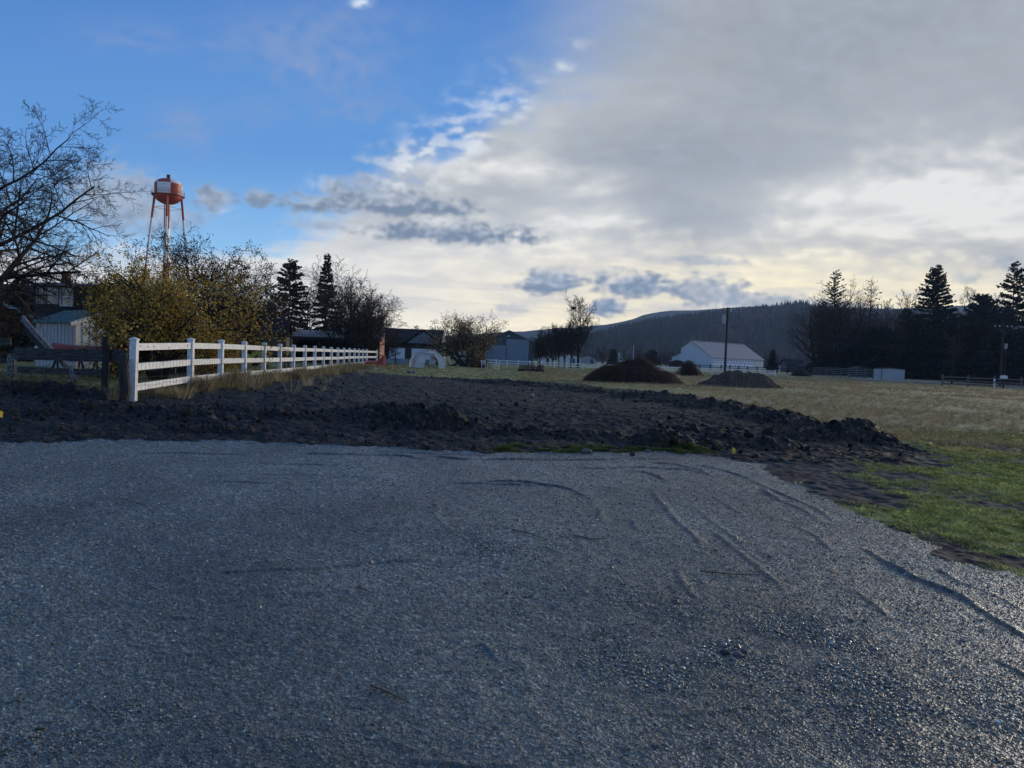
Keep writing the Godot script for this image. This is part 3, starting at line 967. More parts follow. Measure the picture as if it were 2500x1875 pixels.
# tangle of arching canes over a low dome
func bramble(root: Node3D, w: float, h: float, dp: float, n: int, thick: float, core: Material, cane: Material, seed_: int) -> void:
	var r := RandomNumberGenerator.new()
	r.seed = seed_
	var mb := MB.new()
	var rows := 14
	var cols := 34
	var grid := []
	for j in rows + 1:
		for i in cols:
			var t := float(j) / rows
			var a := TAU * i / cols
			var q := Vector3(cos(a) * cos(t * PI / 2) * w / 2, 0, sin(a) * cos(t * PI / 2) * dp / 2)
			q.y = h * 0.86 * pow(sin(t * PI / 2), 1.25) * heap_shape(q.x / w * 2.0) * (1.0 + 0.5 * n_mid.get_noise_2d(q.x + seed_, q.z)) - 0.05
			q += q.normalized() * n_fine.get_noise_3d(q.x * 0.5, q.y * 0.5, q.z * 0.5 + seed_) * 0.14
			grid.append(q)
	for j in rows:
		for i in cols:
			mb.quad(grid[j * cols + i], grid[j * cols + (i + 1) % cols], grid[(j + 1) * cols + (i + 1) % cols], grid[(j + 1) * cols + i], grid[j * cols + i] + Vector3.UP * 0.2)
	part("mound", mb, core, root)
	var cb := MB.new()
	cb.coloured = true
	for k in n:
		var a := r.randf() * TAU
		var t := sqrt(r.randf()) * 0.98
		var p := Vector3(cos(a) * w * 0.5 * t, 0, sin(a) * dp * 0.5 * t)
		p.y = h * 0.84 * pow(maxf(0.0, 1.0 - t * t), 0.62) * heap_shape(p.x / w * 2.0) * (1.0 + 0.5 * n_mid.get_noise_2d(p.x + seed_, p.z))
		var dir := (Vector3(r.randfn() + p.x * 0.8, r.randf_range(-0.1, 0.9), r.randfn() + p.z * 0.5)).normalized()
		var len := r.randf_range(0.25, 0.8) * h * 0.8
		var pts := []
		var radii := []
		for s in 4:
			var f := s / 3.0
			pts.append(p + dir * len * f - Vector3.UP * len * 0.75 * f * f)
			radii.append(thick * (1.0 - 0.6 * f))
		cb.tint = Color(1.0, 0.8, 0.75).lerp(Color(0.7, 0.75, 0.7), r.randf()) * r.randf_range(0.5, 1.5)
		cb.tube(pts, radii, 3, false)
	part("canes", cb, cane, root)
# ---------------------------------------------------------------- buildings and fences
func prism(profile: Array, z0: float, z1: float) -> MB:      # outline of Vector2 in the xy plane, run along z
	var mb := MB.new()
	var poly := PackedVector2Array(profile)
	var tris := Geometry2D.triangulate_polygon(poly)
	for k in range(0, tris.size(), 3):
		var a := poly[tris[k]]
		var b := poly[tris[k + 1]]
		var c := poly[tris[k + 2]]
		mb.tri(Vector3(a.x, a.y, z1), Vector3(b.x, b.y, z1), Vector3(c.x, c.y, z1), Vector3.BACK)
		mb.tri(Vector3(a.x, a.y, z0), Vector3(b.x, b.y, z0), Vector3(c.x, c.y, z0), Vector3.FORWARD)
	var mid := Vector2.ZERO
	for q in profile:
		mid += q / profile.size()
	for k in profile.size():
		var a: Vector2 = profile[k]
		var b: Vector2 = profile[(k + 1) % profile.size()]
		var e := Vector2(b.y - a.y, a.x - b.x)
		if e.dot((a + b) / 2 - mid) < 0:
			e = -e
		mb.quad(Vector3(a.x, a.y, z0), Vector3(b.x, b.y, z0), Vector3(b.x, b.y, z1), Vector3(a.x, a.y, z1), Vector3(e.x, e.y, 0))
	return mb

# gable ends at +z and -z
func gable(root: Node3D, w: float, l: float, eave: float, rise: float, wall: Material, roof: Material, over := 0.3, thick := 0.12) -> void:
	part("wall", prism([Vector2(-w / 2, -0.3), Vector2(w / 2, -0.3), Vector2(w / 2, eave), Vector2(0, eave + rise), Vector2(-w / 2, eave)], -l / 2, l / 2), wall, root)
	var mb := MB.new()
	for s in [-1.0, 1.0]:
		var drop: float = rise / (w / 2) * over
		var z: float = l / 2 + over
		mb.slab(Vector3(0, eave + rise + thick + 0.02, z), Vector3(0, eave + rise + thick + 0.02, -z), Vector3(s * (w / 2 + over), eave - drop + thick + 0.02, -z), Vector3(s * (w / 2 + over), eave - drop + thick + 0.02, z), thick)
	part("roof", mb, roof, root)

func panel(called: String, root: Node3D, at_: Vector3, size: Vector3, m: Material, label := "") -> MeshInstance3D:
	var mb := MB.new()
	mb.box(at_, size)
	return part(called, mb, m, root, label)

func window(root: Node3D, at_: Vector3, w: float, h: float, frame: Material, cross := true) -> void:   # faces +z
	var mb := MB.new()
	var t := 0.07
	for s in [-1.0, 1.0]:
		mb.box(at_ + Vector3(s * (w / 2), 0, 0), Vector3(t, h + t, 0.1))
		mb.box(at_ + Vector3(0, s * (h / 2), 0), Vector3(w - t, t, 0.098))
	if cross:
		mb.box(at_, Vector3(w - t, 0.045, 0.08))
	var f := part("window", mb, frame, root)
	panel("pane", f, at_ - Vector3(0, 0, 0.03), Vector3(w - t, h - t, 0.02), M.pane)

func rail_fence(called: String, label: String, posts: Array, post_h: float, post_w: float, rails: Array, rail_h: float, post_m: Material, rail_m: Material, cap := true, category := "fence") -> Node3D:
	var root := thing(called, label, category, posts[0])
	var mid: Vector3 = posts[0]
	var shape := MB.new()
	shape.box(Vector3(0, post_h / 2 - 0.15, 0), Vector3(post_w, post_h + 0.3, post_w))
	var post_mesh := shape.mesh(post_m)
	var cm: ArrayMesh
	if cap:
		var c := MB.new()
		var s := post_w / 2 + 0.012
		c.box(Vector3(0, post_h + 0.015, 0), Vector3(s * 2, 0.03, s * 2))
		var top := Vector3(0, post_h + 0.065, 0)
		var ring := [Vector3(-s, post_h + 0.03, -s), Vector3(s, post_h + 0.03, -s), Vector3(s, post_h + 0.03, s), Vector3(-s, post_h + 0.03, s)]
		for k in 4:
			c.tri(ring[k], ring[(k + 1) % 4], top, ring[k] + ring[(k + 1) % 4])
		cm = c.mesh(post_m)
	for k in posts.size():
		var dir: Vector3 = posts[mini(k + 1, posts.size() - 1)] - posts[maxi(k - 1, 0)]
		var o := put("post", post_mesh, root)
		o.position = posts[k] - mid
		o.rotation.y = atan2(dir.x, dir.z) + rng.randfn() * 0.02
		o.rotation.z = rng.randfn() * 0.006
		if cap:
			put("cap", cm, o)
		if k == posts.size() - 1:
			continue
		for y in rails:
			var mb := MB.new()
			var a: Vector3 = posts[k] - mid + Vector3.UP * y
			var b: Vector3 = posts[k + 1] - mid + Vector3.UP * y
			var d := (b - a).normalized() * (post_w * 0.42)
			mb.bar(a + d, b - d, 0.045 if rail_h > 0.1 else 0.04, rail_h)
			part("rail", mb, rail_m, root)
	return root

func stone(called: String, label: String, where: Vector3, size: Vector3, m: Material, seed_: int) -> void:
	var r := RandomNumberGenerator.new()
	r.seed = seed_
	var mb := MB.new()
	var rows := 8
	var cols := 12
	var f := FastNoiseLite.new()
	f.seed = seed_
	f.frequency = 0.9
	var g := []
	for j in rows + 1:
		for i in cols:
			var t := PI * j / rows - PI / 2
			var a := TAU * i / cols
			var q := Vector3(cos(a) * cos(t), sin(t), sin(a) * cos(t))
			q *= 1.0 + 0.38 * f.get_noise_3d(q.x, q.y, q.z) + 0.12 * f.get_noise_3d(q.x * 4, q.y * 4, q.z * 4)
			g.append(q * size / 2)
	for j in rows:
		for i in cols:
			mb.quad(g[j * cols + i], g[j * cols + (i + 1) % cols], g[(j + 1) * cols + (i + 1) % cols], g[(j + 1) * cols + i], g[j * cols + i] + g[(j + 1) * cols + i])
	var o := part(called, mb, m, self)
	o.position = where + Vector3.UP * size.y * 0.25
	o.rotation.y = r.randf() * TAU
	tag(o, label, "stone")

func wire(label: String, a: Vector3, b: Vector3, sag: float, rad: float) -> void:
	var pts := []
	var radii := []
	for k in 13:
		var t := k / 12.0
		pts.append((b - a) * t - Vector3.UP * sag * 4.0 * t * (1.0 - t))
		radii.append(rad)
	var mb := MB.new()
	mb.tube(pts, radii, 4, false)
	var o := part("overhead_wire", mb, M.cable, self)
	o.position = a
	tag(o, label, "wire")
# ---------------------------------------------------------------- materials used by the objects
func make_materials() -> void:
	M.pebble = tinted(0.45, 0.5)
	M.vinyl = mat(lin(0.80, 0.80, 0.80), 0.35, 0.9, 0.84)
	M.hole = mat(lin(0.01, 0.01, 0.01), 0.9)
	M.old_wood = mat(lin(0.075, 0.066, 0.06), 0.9, 2.0, 0.35, 1.5, Vector3(1, 0.12, 1))
	M.grey_board = mat(lin(0.11, 0.105, 0.10), 0.9, 2.2, 0.35, 1.0, Vector3(0.15, 1, 1))
	M.peeled = mat(lin(0.42, 0.43, 0.44), 0.85, 3.0, 0.15, 1.0, Vector3(1, 0.35, 1))
	M.plank_dark = mat(lin(0.075, 0.078, 0.085), 0.9, 2.0, 0.4, 0.8, Vector3(1, 0.15, 1))
	M.plank_tan = mat(lin(0.16, 0.12, 0.085), 0.9, 2.0, 0.5, 0.8, Vector3(1, 0.15, 1))
	M.bark = mat(lin(0.045, 0.036, 0.03), 0.95, 3.0, 0.4, 2.0, Vector3(1, 0.3, 1))
	M.bark_dark = mat(lin(0.03, 0.025, 0.022), 0.95, 2.0, 0.5)
	M.bark_grey = mat(lin(0.10, 0.09, 0.08), 0.95, 2.0, 0.5)
	M.twig = mat(lin(0.035, 0.028, 0.025), 0.9)
	M.twig_red = mat(lin(0.055, 0.033, 0.026), 0.9)
	M.twig_tan = mat(lin(0.10, 0.078, 0.055), 0.9)
	M.leaf = tinted(0.7, 0.3)
	M.leaf.backlight_enabled = true
	M.leaf.backlight = Color(0.6, 0.6, 0.6)
	M.needle = mat(lin(0.016, 0.026, 0.014), 0.85)
	M.needle.vertex_color_use_as_albedo = true
	M.needle_blue = mat(lin(0.022, 0.034, 0.03), 0.85)
	M.needle_blue.vertex_color_use_as_albedo = true
	M.needle_brown = mat(lin(0.04, 0.034, 0.018), 0.85)
	M.needle_brown.vertex_color_use_as_albedo = true
	M.white_paint = mat(lin(0.72, 0.71, 0.68), 0.6, 0.8, 0.8)
	M.shed_side = mat(lin(0.50, 0.52, 0.55), 0.6, 0.8, 0.8)
	M.batten = mat(lin(0.30, 0.28, 0.25), 0.7)
	M.green_metal = mat(lin(0.03, 0.085, 0.075), 0.35)
	M.green_metal.metallic_specular = 0.6
	M.shingle = mat(lin(0.032, 0.030, 0.032), 0.9, 2.5, 0.4, 1.5)
	M.shingle_grey = mat(lin(0.26, 0.29, 0.33), 0.7, 2.5, 0.6, 1.0)
	M.house_dark = mat(lin(0.065, 0.056, 0.052), 0.85, 1.0, 0.6)
	M.house_olive = mat(lin(0.22, 0.21, 0.17), 0.85, 1.0, 0.7)
	M.trim = mat(lin(0.55, 0.56, 0.57), 0.6, 2.0, 0.6)
	M.brick = mat(lin(0.16, 0.075, 0.05), 0.9, 3.0, 0.5)
	M.brick_light = mat(lin(0.21, 0.10, 0.065), 0.9, 3.0, 0.5)
	M.mortar = mat(lin(0.18, 0.16, 0.15), 0.95)
	M.pane = mat(lin(0.02, 0.023, 0.027), 0.08)
	M.pane.metallic_specular = 0.8
	M.red_paint = mat(lin(0.50, 0.055, 0.028), 0.45, 1.2, 0.7)
	M.canoe = mat(lin(0.44, 0.06, 0.035), 0.6, 1.0, 0.8)
	M.tower_red = mat(lin(0.42, 0.042, 0.02), 0.5, 0.25, 0.75)
	M.tower_white = mat(lin(0.74, 0.74, 0.74), 0.4, 0.25, 0.85)
	M.tower_red.metallic_specular = 0.45
	M.tower_white.metallic_specular = 0.6
	M.rust = mat(lin(0.11, 0.07, 0.055), 0.7, 1.0, 0.5)
	M.metal_dark = mat(lin(0.05, 0.05, 0.055), 0.6)
	M.galvanised = mat(lin(0.42, 0.44, 0.47), 0.5, 1.5, 0.75)
	M.salmon = mat(lin(0.52, 0.24, 0.17), 0.7, 1.0, 0.8)
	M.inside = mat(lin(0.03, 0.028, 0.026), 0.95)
	M.slide = mat(lin(0.42, 0.42, 0.06), 0.45)
	M.film = mat(lin(0.80, 0.82, 0.80), 0.6, 1.2, 0.85)
	M.film.backlight_enabled = true
	M.film.backlight = Color(0.85, 0.85, 0.85)
	M.garage_wall = mat(lin(0.40, 0.42, 0.46), 0.8, 1.0, 0.8)
	M.veneer = mat(lin(0.19, 0.17, 0.155), 0.95, 2.6, 0.3, 3.0)
	M.door_white = mat(lin(0.80, 0.81, 0.83), 0.5)
	M.barn_blue = mat(lin(0.065, 0.085, 0.108), 0.6, 0.6, 0.85)
	M.barn_door = mat(lin(0.20, 0.255, 0.31), 0.55, 0.6, 0.88)
	M.barn_white = mat(lin(0.60, 0.64, 0.66), 0.6, 0.3, 0.88)
	M.barn_roof = mat(lin(0.185, 0.20, 0.25), 0.45, 0.3, 0.85)
	M.wrap = mat(lin(0.66, 0.70, 0.80), 0.6)
	M.wrap_print = mat(lin(0.10, 0.14, 0.26), 0.6)
	M.pole = mat(lin(0.06, 0.052, 0.045), 0.9, 1.0, 0.6, 1.0, Vector3(1, 0.1, 1))
	M.cable = mat(lin(0.02, 0.02, 0.02), 0.6)
	M.porcelain = mat(lin(0.5, 0.5, 0.5), 0.3)
	M.brush = mat(lin(0.045, 0.032, 0.026), 0.95, 2.0, 0.4)
	M.cane = mat(lin(0.11, 0.064, 0.048), 0.9)
	M.cane.vertex_color_use_as_albedo = true
	M.cane_grey = mat(lin(0.13, 0.10, 0.08), 0.9)
	M.cane_grey.vertex_color_use_as_albedo = true
	M.dirt = mat(lin(0.062, 0.045, 0.036), 0.95, 1.5, 0.4, 4.0)
	M.flag = mat(lin(0.75, 0.52, 0.01), 0.6)
	M.flag.backlight_enabled = true
	M.flag.backlight = Color(0.6, 0.6, 0.6)
	M.stone_grey = mat(lin(0.22, 0.22, 0.22), 0.8, 4.0, 0.5, 1.0)
	M.stone_dark = mat(lin(0.085, 0.082, 0.08), 0.85, 4.0, 0.5, 1.0)
	M.stone_tan = mat(lin(0.24, 0.20, 0.16), 0.8, 4.0, 0.5, 1.0)
	M.stone_white = mat(lin(0.5, 0.48, 0.45), 0.8, 4.0, 0.6)
	M.blade = tinted(0.85, 0.25)
	M.blade.backlight_enabled = true
	M.blade.backlight = Color(0.8, 0.8, 0.8)
	M.tarp = mat(lin(0.10, 0.16, 0.36), 0.4)
	M.fence_brown = mat(lin(0.24, 0.18, 0.15), 0.85, 1.5, 0.6)
	M.pipe_rail = mat(lin(0.20, 0.21, 0.23), 0.5)
	M.asphalt = mat(lin(0.055, 0.057, 0.062), 0.8, 0.5, 0.7)
	M.white_metal = mat(lin(0.6, 0.6, 0.56), 0.5)
	M.orange_leaf = mat(lin(0.22, 0.10, 0.02), 0.9)

# ---------------------------------------------------------------- white fence along the lane
func build_white_fence() -> void:
	var zs := [15.4]
	for k in 17:
		zs.append(18.8 + 2.43 * k)
	var posts := []
	for z in zs:
		var x: float = -0.0833 * z - 6.64
		posts.append(Vector3(x, ground_h(x, z), -z))
	posts.append(Vector3(-11.35, ground_h(-11.35, 61.5), -61.5))
	var root := rail_fence("white_fence", "long white three rail vinyl fence running away beside the black earth", posts, 1.30, 0.135, [1.16, 0.74, 0.31], 0.15, M.vinyl, M.vinyl)
	# knocked holes in the rails, on the side towards the earth
	var r := RandomNumberGenerator.new()
	r.seed = 9
	var spots := [[0, 0.08, 0], [0, 0.2, 0], [0, 0.29, 0], [0, 0.55, 0], [0, 0.9, 0], [0, 0.97, 0], [0, 0.45, 1], [0, 0.7, 2], [1, 0.04, 0], [1, 0.06, 2], [2, 0.15, 0], [2, 0.45, 0], [3, 0.2, 0], [3, 0.42, 0], [4, 0.5, 0], [4, 0.75, 0], [4, 0.3, 1], [5, 0.4, 0], [6, 0.3, 1]]
	for s in spots:
		var a: Vector3 = posts[s[0]]
		var b: Vector3 = posts[s[0] + 1]
		var dir := (b - a).normalized()
		var side := dir.cross(Vector3.UP).normalized()
		var q: Vector3 = a.lerp(b, s[1]) - posts[0] + Vector3.UP * ([1.16, 0.74, 0.31][s[2]] + r.randf_range(-0.03, 0.02)) + side * 0.024
		var mb := MB.new()
		var k := r.randf_range(0.016, 0.034)
		mb.box(q, Vector3(0.006, k * r.randf_range(0.8, 1.6), k * 1.4), Basis(Vector3.UP, atan2(-side.z, side.x)))
		part("hole", mb, M.hole, root)
	# the thin stock wire tied to the posts
	var wroot := thing("wire_netting", "thin wire netting tied to the posts of the white fence", "netting", posts[0])
	for bay in 4:
		var a: Vector3 = posts[bay] - posts[0]
		var b: Vector3 = posts[bay + 1] - posts[0]
		var dir := (b - a).normalized()
		var side := dir.cross(Vector3.UP).normalized() * 0.085
		var mb := MB.new()
		var n := int(a.distance_to(b) / 0.2)
		for y in [0.08, 0.2, 0.34, 0.5, 0.66, 0.84]:
			var pts := []
			var radii := []
			for k in 9:
				var t := k / 8.0
				pts.append(a.lerp(b, t) + side + Vector3.UP * (y + 0.02 * sin(k * 1.9 + y * 20.0) - 0.05 * t * (1.0 - t)))
				radii.append(0.0028)
			mb.tube(pts, radii, 3, false)
		for k in n:
			var q := a.lerp(b, float(k) / n) + side
			mb.tube([q + Vector3.UP * 0.05, q + Vector3.UP * 0.5 + dir * r.randfn() * 0.01, q + Vector3.UP * 0.84], [0.0022, 0.0022, 0.0022], 3, false)
		part("netting", mb, M.metal_dark, wroot)

func log_post(called: String, label: String, where: Vector3, h: float, rad: float, m: Material, lean: Vector3, seed_: int) -> void:
	var r := RandomNumberGenerator.new()
	r.seed = seed_
	var mb := MB.new()
	var pts := []
	var radii := []
	for k in 8:
		var t := k / 7.0
		pts.append(Vector3(r.randfn() * 0.01, h * t - 0.15 * (1 - t), r.randfn() * 0.01) + lean * t)
		radii.append(rad * (1.08 - 0.2 * t + r.randfn() * 0.05))
	mb.tube(pts, radii, 9)
	var o := thing(called, label, "post", where)
	part("shaft", mb, m, o)
	var split := MB.new()
	for k in 4:
		var a := k * 1.6 + 0.5
		var q := Vector3(cos(a), 0, sin(a)) * rad * 0.95
		split.bar(q + Vector3(0, h * 0.2, 0) + lean * 0.3, q * 0.86 + Vector3(0, h * r.randf_range(0.7, 1.02), 0) + lean * 0.9, 0.02, 0.03)
	part("splinter", split, m, o)

func board(called: String, label: String, category: String, a: Vector3, b: Vector3, w: float, h: float, m: Material) -> void:
	var mb := MB.new()
	# slightly bowed and ragged along its length
	var n := 6
	for k in n:
		var p := (b - a) * (float(k) / n)
		var q := (b - a) * (float(k + 1) / n)
		var s0 := -0.02 * sin(PI * k / n)
		var s1 := -0.02 * sin(PI * (k + 1) / n)
		mb.bar(p + Vector3.UP * s0, q + Vector3.UP * s1, w, h * (1.0 - 0.05 * (k % 3)))
	var o := part(called, mb, m, self)
	o.position = a
	tag(o, label, category)

func build_old_fence() -> void:
	log_post("old_post", "tall round weathered post left of the white fence corner", spot(256, 15.9), 1.34, 0.082, M.old_wood, Vector3(0.02, 0, 0), 1)
	log_post("old_post", "short thick split post against the first white fence post", spot(306, 15.15), 0.92, 0.105, M.old_wood, Vector3(-0.05, 0, 0), 2)
	log_post("old_post", "post with peeling white paint at the left of the broken fence", spot(26, 17.0), 0.86, 0.085, M.peeled, Vector3(0.03, 0, 0), 3)
	board("old_board", "wide dark upper board of the broken fence", "board", at(36, 862, 16.9), at(310, 868, 15.8), 0.045, 0.28, M.grey_board)
	board("old_board", "low grey board of the broken fence near the weeds", "board", at(45, 902, 16.7), at(255, 908, 15.9), 0.05, 0.14, M.grey_board)
	board("old_board", "short dark board leaving the frame left of the peeling post", "board", at(-60, 830, 17.4), at(26, 834, 17.1), 0.045, 0.2, M.grey_board)
	board("old_board", "second short board under the dark one at the left edge", "board", at(-60, 880, 17.4), at(20, 880, 17.1), 0.045, 0.12, M.grey_board)
	board("leaning_board", "pale weathered board leaning diagonally across the broken fence", "board", at(54, 776, 17.3), at(163, 896, 16.6), 0.05, 0.13, M.peeled)
	board("leaning_board", "darker board lying against the pale leaning board", "board", at(60, 800, 17.45), at(126, 868, 16.9), 0.05, 0.16, M.old_wood)
	board("leaning_board", "stub of pale board stuck in the ground below the low board", "board", at(172, 895, 16.2), at(183, 930, 16.1), 0.05, 0.15, M.peeled)
	# sagging cable
	var a := at(40, 846, 16.6)
	var b := at(250, 858, 15.7)
	wire("thin cable sagging along the broken fence board", a, b, 0.16, 0.008)

func build_plank_fence() -> void:
	var root := thing("plank_fence", "dark grey plank fence under the yellow leaved tree", "fence", spot(262, 27.0))
	var r := RandomNumberGenerator.new()
	r.seed = 31
	var a := root.position
	var b := spot(500, 30.0)
	var n := 28
	for k in n:
		var q := a.lerp(b, (k + 0.5) / n) - a
		q.y = 0
		var w := a.distance_to(b) / n - 0.014
		var h := 1.12 + r.randfn() * 0.035 + (0.12 if k % 9 == 4 else 0.0)
		var mb := MB.new()
		var bb := Basis(Vector3.UP, -atan2((b - a).z, (b - a).x)) * Basis(Vector3.BACK, r.randfn() * 0.02)
		mb.box(q + Vector3(0, h / 2, r.randfn() * 0.008), Vector3(w, h, 0.025), bb)
		part("plank", mb, M.plank_dark if k < 22 else M.plank_tan, root)
	for y in [0.3, 0.9]:
		var mb := MB.new()
		mb.bar(Vector3(0, y, -0.06), b - a + Vector3(0, y, -0.06), 0.05, 0.09)
		part("rail", mb, M.plank_dark, root)

# ---------------------------------------------------------------- buildings on the left
func build_shed() -> void:
	var d := 30.0
	var turn := deg_to_rad(55.0)
	var w := 2.4
	var l := 3.45
	var corner := spot(178, d)
	var b := Basis(Vector3.UP, turn)
	var root := thing("garden_shed", "small white shed with green metal roof behind the broken fence", "shed", corner - b * Vector3(-w / 2, 0, l / 2), turn)
	part("wall", prism([Vector2(-w / 2, -0.3), Vector2(w / 2, -0.3), Vector2(w / 2, 1.92), Vector2(0, 2.42), Vector2(-w / 2, 1.92)], -l / 2, l / 2), M.shed_side, root)
	panel("sill_board", root, Vector3(-w / 2 - 0.02, 0.82, 0), Vector3(0.04, 0.06, l), M.white_paint)
	for k in 9:      # battens of the gable end
		var x := -w / 2 + 0.06 + (w - 0.12) * k / 8.0
		var h := 1.92 + 0.5 * (1.0 - absf(x) / (w / 2)) - 0.1
		panel("batten", root, Vector3(x, h / 2 - 0.1, l / 2 + 0.012), Vector3(0.035, h + 0.2, 0.024), M.batten)
	for k in 11:
		panel("batten", root, Vector3(-w / 2 - 0.008, 0.9, -l / 2 + 0.1 + (l - 0.2) * k / 10.0), Vector3(0.016, 2.0, 0.03), M.shed_side)
	var face := prism([Vector2(-w / 2 + 0.002, -0.2), Vector2(w / 2 - 0.002, -0.2), Vector2(w / 2 - 0.002, 1.9), Vector2(0, 2.4), Vector2(-w / 2 + 0.002, 1.9)], l / 2, l / 2 + 0.008)
	part("gable_front", face, M.white_paint, root, "board and batten front with sunlit cream put into its colour")  # paler and warmer than the side walls: sunlight put into the paint colour
	for s in [-1.0, 1.0]:
		var mb := MB.new()
		var run := w / 2 + 0.16
		var low := 1.92 - 0.5 / (w / 2) * 0.16 + 0.06
		mb.slab(Vector3(0, 2.48, l / 2 + 0.12), Vector3(0, 2.48, -l / 2 - 0.12), Vector3(s * run, low, -l / 2 - 0.12), Vector3(s * run, low, l / 2 + 0.12), 0.04)
		var roof := part("roof", mb, M.green_metal, root)
		for k in 9:
			var z := lerpf(-l / 2, l / 2, k / 8.0)
			var rb := MB.new()
			rb.bar(Vector3(0, 2.495, z), Vector3(s * run, low + 0.015, z), 0.03, 0.03)
			part("roof_rib", rb, M.green_metal, roof)
		var fb := MB.new()
		fb.bar(Vector3(0, 2.40, l / 2 + 0.13), Vector3(s * run, low - 0.08, l / 2 + 0.13), 0.025, 0.15)
		part("fascia", fb, M.white_paint, root)

func build_house() -> void:
	var d := 44.0
	var root := thing("farm_house", "dark house with shed dormer and brick chimney behind the bare tree", "house", spot(165, d + 4.0))
	var k := 1.0 * d / F
	# main body, ridge across the view
	var w := 11.5
	var dep := 8.0
	var mb := prism([Vector2(-dep / 2, -0.3), Vector2(dep / 2, -0.3), Vector2(dep / 2, 2.5), Vector2(0, 4.5), Vector2(-dep / 2, 2.5)], -w / 2, w / 2)
	var wl := part("wall", mb, M.house_dark, root)
	wl.rotation.y = PI / 2
	for s in [-1.0, 1.0]:
		var rb := MB.new()
		rb.slab(Vector3(-w / 2 - 0.4, 4.68, 0), Vector3(w / 2 + 0.4, 4.68, 0), Vector3(w / 2 + 0.4, 2.42, s * (dep / 2 + 0.5)), Vector3(-w / 2 - 0.4, 2.42, s * (dep / 2 + 0.5)), 0.14)
		part("roof", rb, M.shingle, root)
	# dormer along the front
	var dx0 := -0.15
	panel("dormer_wall", root, Vector3(2.2, 3.85, 1.4), Vector3(5.2, 1.3, 3.0), M.house_dark)
	panel("dormer_side_panel", root, Vector3(4.2, 3.8, 2.92), Vector3(1.1, 1.1, 0.04), M.house_olive)
	var db := MB.new()
	db.slab(Vector3(-1.2, 4.93, -0.6), Vector3(5.6, 4.93, -0.6), Vector3(5.6, 4.55, 3.4), Vector3(-1.2, 4.55, 3.4), 0.10)
	part("dormer_roof", db, M.shingle_grey, root, "pale grey dormer roof")
	window(root, Vector3(0.75, 3.85, 2.93), 0.75, 0.95, M.trim)
	window(root, Vector3(1.65, 3.8, 2.93), 0.72, 1.05, M.white_paint)
	window(root, Vector3(0.05, 3.85, 2.93), 0.4, 0.95, M.trim, false)
	# chimney of courses
	var ch := panel("chimney", root, Vector3(0.2, 5.05, 0.6), Vector3(0.36, 1.1, 0.36), M.mortar)
	for c in 11:
		panel("brick", ch, Vector3(0.2 + (0.006 if c % 2 == 0 else -0.006), 4.58 + c * 0.092, 0.6), Vector3(0.40, 0.08, 0.40), M.brick if c % 3 else M.brick_light)
	# front gable over the porch
	var g := Vector3(-0.35, 0, 4.6)
	var gp := prism([Vector2(-2.0, -0.3), Vector2(2.0, -0.3), Vector2(2.0, 2.3), Vector2(0, 3.2), Vector2(-2.0, 2.3)], -1.2, 1.2)
	var po := part("porch_wall", gp, M.house_dark, root)
	po.position = g
	for s in [-1.0, 1.0]:
		var rb := MB.new()
		rb.slab(g + Vector3(0, 3.4, 1.5), g + Vector3(0, 3.4, -1.3), g + Vector3(s * 2.5, 2.28, -1.3), g + Vector3(s * 2.5, 2.28, 1.5), 0.12)
		part("porch_roof", rb, M.shingle, root)
		var fb := MB.new()
		fb.bar(g + Vector3(0, 3.27, 1.53), g + Vector3(s * 2.5, 2.15, 1.53), 0.03, 0.17)
		part("fascia", fb, M.trim, root)
	panel("door", root, Vector3(2.9, 1.0, 4.04), Vector3(0.9, 2.0, 0.06), M.trim)
	panel("porch_post", root, Vector3(2.2, 1.1, 4.9), Vector3(0.12, 2.4, 0.12), M.trim)
	panel("porch_post", root, Vector3(3.8, 1.1, 4.9), Vector3(0.12, 2.4, 0.12), M.trim)

func build_canoe() -> void:
	var where := spot(214, 25.0)
	var root := thing("canoe", "red canoe lying upside down on trestles behind the broken fence", "canoe", where, deg_to_rad(62.0))
	var mb := MB.new()
	var n := 16
	var m := 10
	var g := []
	for i in n + 1:
		var t := float(i) / n * 2.0 - 1.0
		var w := 0.44 * pow(maxf(0.0, 1.0 - absf(pow(t, 4.0)) * 0.97 - 0.03 * absf(t)), 0.8) + 0.01
		var h := 0.36 + 0.10 * t * t
		for j in m + 1:
			var a := PI * j / m
			g.append(Vector3(cos(a) * w, 0.66 + h * pow(sin(a), 0.7) - 0.10 * t * t * 0.4, t * 2.1))
	for i in n:
		for j in m:
			var a: int = i * (m + 1) + j
			mb.quad(g[a], g[a + 1], g[a + m + 2], g[a + m + 1], g[a] - Vector3(0, 0.66, g[a].z))
	part("hull", mb, M.canoe, root)
	for s in [-1.0, 1.0]:
		var pts := []
		var radii := []
		for i in n + 1:
			pts.append(g[i * (m + 1) + (0 if s > 0 else m)])
			radii.append(0.018)
		var gb := MB.new()
		gb.tube(pts, radii, 5)
		part("gunwale", gb, M.white_metal, root)
	for z in [-1.1, 1.1]:
		var tr := thing("trestle", "dark trestle carrying the %s end of the red canoe" % ("far" if z < 0 else "near"), "trestle", where + Basis(Vector3.UP, deg_to_rad(62.0)) * Vector3(0, 0, z), deg_to_rad(62.0))
		var tb := MB.new()
		tb.bar(Vector3(-0.5, 0.63, 0), Vector3(0.5, 0.63, 0), 0.07, 0.06)
		part("beam", tb, M.old_wood, tr)
		for sx in [-1.0, 1.0]:
			for sz in [-1.0, 1.0]:
				var lb := MB.new()
				lb.bar(Vector3(sx * 0.4, 0.6, 0), Vector3(sx * 0.48, -0.05, sz * 0.25), 0.05, 0.05)
				part("leg", lb, M.old_wood, tr)

